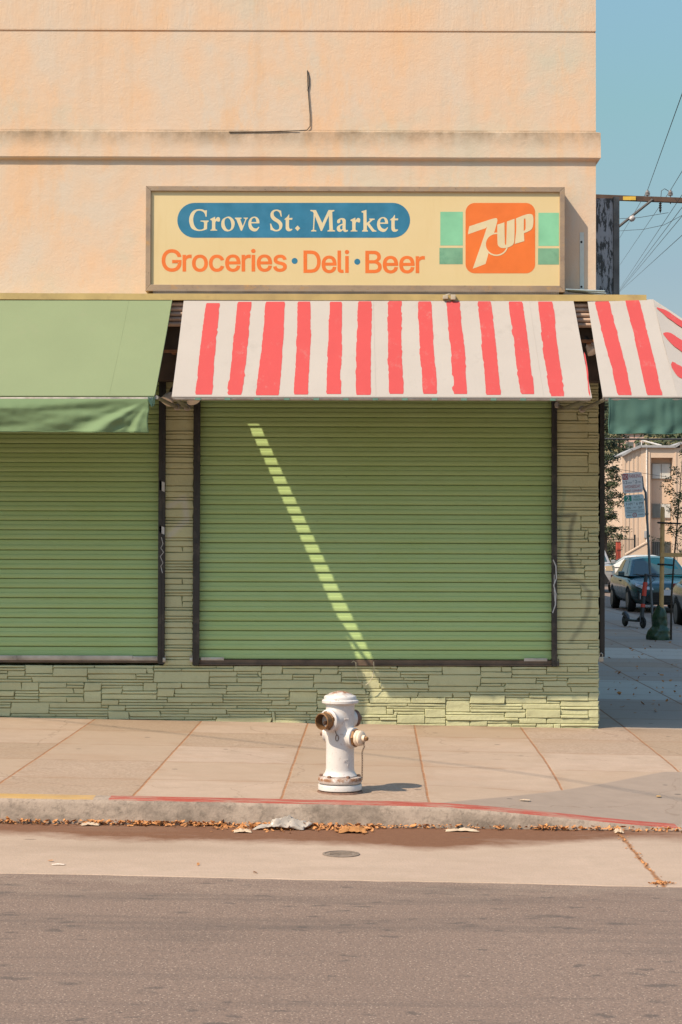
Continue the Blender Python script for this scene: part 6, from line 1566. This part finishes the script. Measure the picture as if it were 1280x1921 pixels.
# iron fence
fe = thing('iron_fence', (wa(1160, 1040, 97).x, 97, 0), 'dark iron railing with spiked bars in front of the far hedge', 'fence')
m = MB(); zt_ = wa(1150, 1012, 97).z
for k in range(34):
    xx = wa(1110, 1000, 97).x + k * .09 * 1
    m.box(xx - .011, xx + .011, 96.99, 97.01, .1, zt_ + .12)
m.build('bars', M_BLK, fe)
m = MB()
for zz in (zt_, .45): m.box(wa(1105, 1000, 97).x, wa(1192, 1000, 97).x, 96.985, 97.015, zz - .02, zz + .02)
m.build('rails', M_BLK, fe)
for px in (1131, 1191): q = wa(px, 1000, 97); m = MB(); m.box(q.x - .05, q.x + .05, 96.94, 97.06, .0, wa(px, 1003, 97).z); m.build('post', M_BLK, fe)
# tan house behind the pines
YT2 = 118.0
th_ = thing('tan_house', tuple(wa(1140, 1060, YT2)), 'tan stucco house with pale window rows half hidden behind the far pines', 'building')
m = MB(); a, b = wa(1040, 905, YT2), wa(1170, 1060, YT2); m.box(a.x, wa(1175, 900, YT2).x, YT2, YT2 + 12, 0, wa(1140, 902, YT2).z); m.build('wall', M_APT2, th_)
m = MB(); m.box(a.x - .3, wa(1176, 900, YT2).x + .2, YT2 - .3, YT2 + 12.2, wa(1140, 902, YT2).z + .003, wa(1140, 898, YT2).z); m.build('roof', M_COP, th_)
for (u0, u1, v0, v1) in ((1131, 1154, 929, 945), (1131, 1152, 977, 992), (1092, 1116, 929, 945), (1092, 1116, 977, 992)):
    a, b = wa(u0, v0, YT2), wa(u1, v1, YT2); m = MB(); m.box(a.x, b.x, YT2 - .06, YT2 + .05, b.z, a.z); w_ = m.build('window', M_WHT, th_)
    mid = (a.x + b.x) / 2
    for (s, e) in ((a.x + .06, mid - .03), (mid + .03, b.x - .06)): m = MB(); m.box(s, e, YT2 - .075, YT2 - .05, b.z + .08, a.z - .06); m.build('pane', M_BLIND, w_)
# crowns
def crown(m, ctr, rad, nclump, per, s, rnd, holes=0.0, el=1.0):
    for c_ in range(nclump):
        d = Vector((rnd.gauss(0, 1), rnd.gauss(0, 1), rnd.gauss(0, 1))).normalized() * rnd.random() ** .45
        cc = Vector(ctr) + Vector((d.x * rad[0], d.y * rad[1], d.z * rad[2])); cr = rnd.uniform(.10, .22) * min(rad) + s * 2
        for k in range(per):
            q = cc + Vector((rnd.gauss(0, 1), rnd.gauss(0, 1), rnd.gauss(0, .7))) * cr * .55
            leaves(m, q, s * rnd.uniform(.6, 1.4), rnd, el)
M_PINE = leafmat('pine_foliage', (.030, .050, .020), (.085, .095, .030))
M_BUSH = leafmat('hedge_foliage', (.075, .095, .030), (.15, .145, .055))
M_TRK = simple('far_bark', (.075, .052, .038), .9, .3, 6, bump=.4)
def pine(label, px, py0, py1, y, rpx, seed, clumps, n_l=30):
    rnd = random.Random(seed); top = W(px, py0, y); bot = W(px, py1, y); r = rpx * (y + 15.3) / F
    t = thing('pine_tree', (top.x, y, 0), label, 'tree', 'pines across the far street')
    m = MB(); m.tube([(top.x, y, -.2), (top.x + .1, y, bot.z), (top.x - .1, y, (top.z + bot.z) / 2), (top.x, y, top.z)], [.26, .2, .13, .03], 8); cl = []
    for k in range(14):
        f = k / 13; z = bot.z + (top.z - bot.z) * f; L = r * (1.05 - .65 * f) * rnd.uniform(.75, 1.1); an = rnd.uniform(0, 6.28)
        for s in range(3):
            an += 2.1; e = Vector((top.x + math.cos(an) * L, y + math.sin(an) * L, z + rnd.uniform(-.1, .5))); m.tube([(top.x, y, z), (top.x + math.cos(an) * L * .5, y + math.sin(an) * L * .5, z + .05), e], [.05, .035, .012], 5); cl.append((Vector((top.x, y, z)), e))
    m.build('trunk', M_TRK, t)
    m = MB()
    for a, b in cl:
        for c_ in range(clumps):
            q0 = a.lerp(b, rnd.uniform(.35, 1.1)) + Vector((rnd.gauss(0, .15), rnd.gauss(0, .15), rnd.gauss(0, .12)))
            for k in range(n_l): leaves(m, q0 + Vector((rnd.gauss(0, .17), rnd.gauss(0, .17), rnd.gauss(0, .10))), rnd.uniform(.05, .12), rnd, 1.4)
    m.build('crown', M_PINE, t, recalc=False)
pine('tall dark pine beside the black rail reaching up behind the teal valance', 1130, 770, 1010, 88, 47, 3, 4)
pine('thin pine standing further off behind the no parking sign', 1163, 800, 985, 109, 26, 9, 3, 24)
def shrub(label, px, py, y, rx, rz, seed, mat, name='shrub'):
    rnd = random.Random(seed); q = W(px, py, y); k = (y + 15.3) / F; t = thing(name, (q.x, y, 0), label, 'shrub', 'shrubs across the far street')
    m = MB(); m.tube([(q.x, y, -.1), (q.x, y, q.z)], .08, 6); m.build('stem', M_TRK, t)
    m = MB(); crown(m, q, (rx * k, rx * k * .8, rz * k), 46, 34, .075, rnd); m.build('foliage', mat, t, recalc=False)
shrub('olive green hedge shrub behind the bars of the far iron fence', 1142, 1032, 99.5, 22, 24, 4, M_BUSH)
shrub('yellow green shrub below the white windows of the tan house', 1163, 1000, 112, 15, 20, 6, M_BUSH)
# hillside
M_HILL = simple('dry_hillside', (.20, .165, .085), .95, .3, .05)
def zh(x, y): return .45 + 36 * smooth((y - 140) / 210.0) + 1.5 * mnoise.noise((x * .02, y * .02, 0))
m = MB(); m.grid(30, 24, lambda a, b: (-120 + 320 * a, 150 + 330 * b, zh(-120 + 320 * a, 150 + 330 * b) if b > 0 else .2)); tag(m.build('hill', M_HILL, recalc=False), kind='structure')
rnd = random.Random(21); m = MB()
for i in range(330):
    yy = rnd.uniform(200, 420); xx = rnd.uniform(100, 800) * (yy + 15.3) / F
    crown(m, (xx, yy, zh(xx, yy) + 2.0), (3.0, 3.0, 2.6), 9, 22, .38, rnd)
M_WOODS = leafmat('hillside_wood', (.060, .085, .035), (.13, .13, .050))
tag(m.build('hillside_trees', M_WOODS, recalc=False), kind='stuff')
def house(label, px, y, w, h, wall, roof, zoff=0.0):
    q = W(px, 900, y); z0 = zh(q.x, y) - 1; t = thing('hill_house', (q.x, y, z0), label, 'house', 'houses on the far hillside')
    m = MB(); m.box(q.x - w / 2, q.x + w / 2, y, y + 8, z0, z0 + h + 1); m.build('wall', wall, t)
    m = MB(); m.prism([(q.x - w / 2 - .3, z0 + h + 1.004), (q.x + w / 2 + .3, z0 + h + 1.004), (q.x, z0 + h + 1 + w * .22)], y - .3, y + 8.3, axis='y'); m.build('roof', roof, t)
    for k in (-1, 1): m = MB(); m.box(q.x + k * w * .25 - .5, q.x + k * w * .25 + .5, y - .06, y + .05, z0 + h - 1.6, z0 + h - .2); m.build('window', M_WGL, t)
M_PINK = simple('far_pink_paint', (.60, .40, .34), .8); M_RROOF = simple('far_red_roof', (.34, .12, .075), .8)
house('pink house on the hillside just above the left end of the apartment house roof', 1190, 230, 2.6, 3.0, M_PINK, M_COP)
house('white house on the hillside above the middle of the apartment house roof', 1206, 262, 3.4, 2.6, M_WHT, M_COP)
house('red roofed house among the hillside trees at the right edge', 1275, 250, 4.5, 3.0, M_PINK, M_RROOF)
house('pale house low on the hillside behind the tall dark pine', 1158, 190, 5.0, 4.6, M_WHT, M_COP)
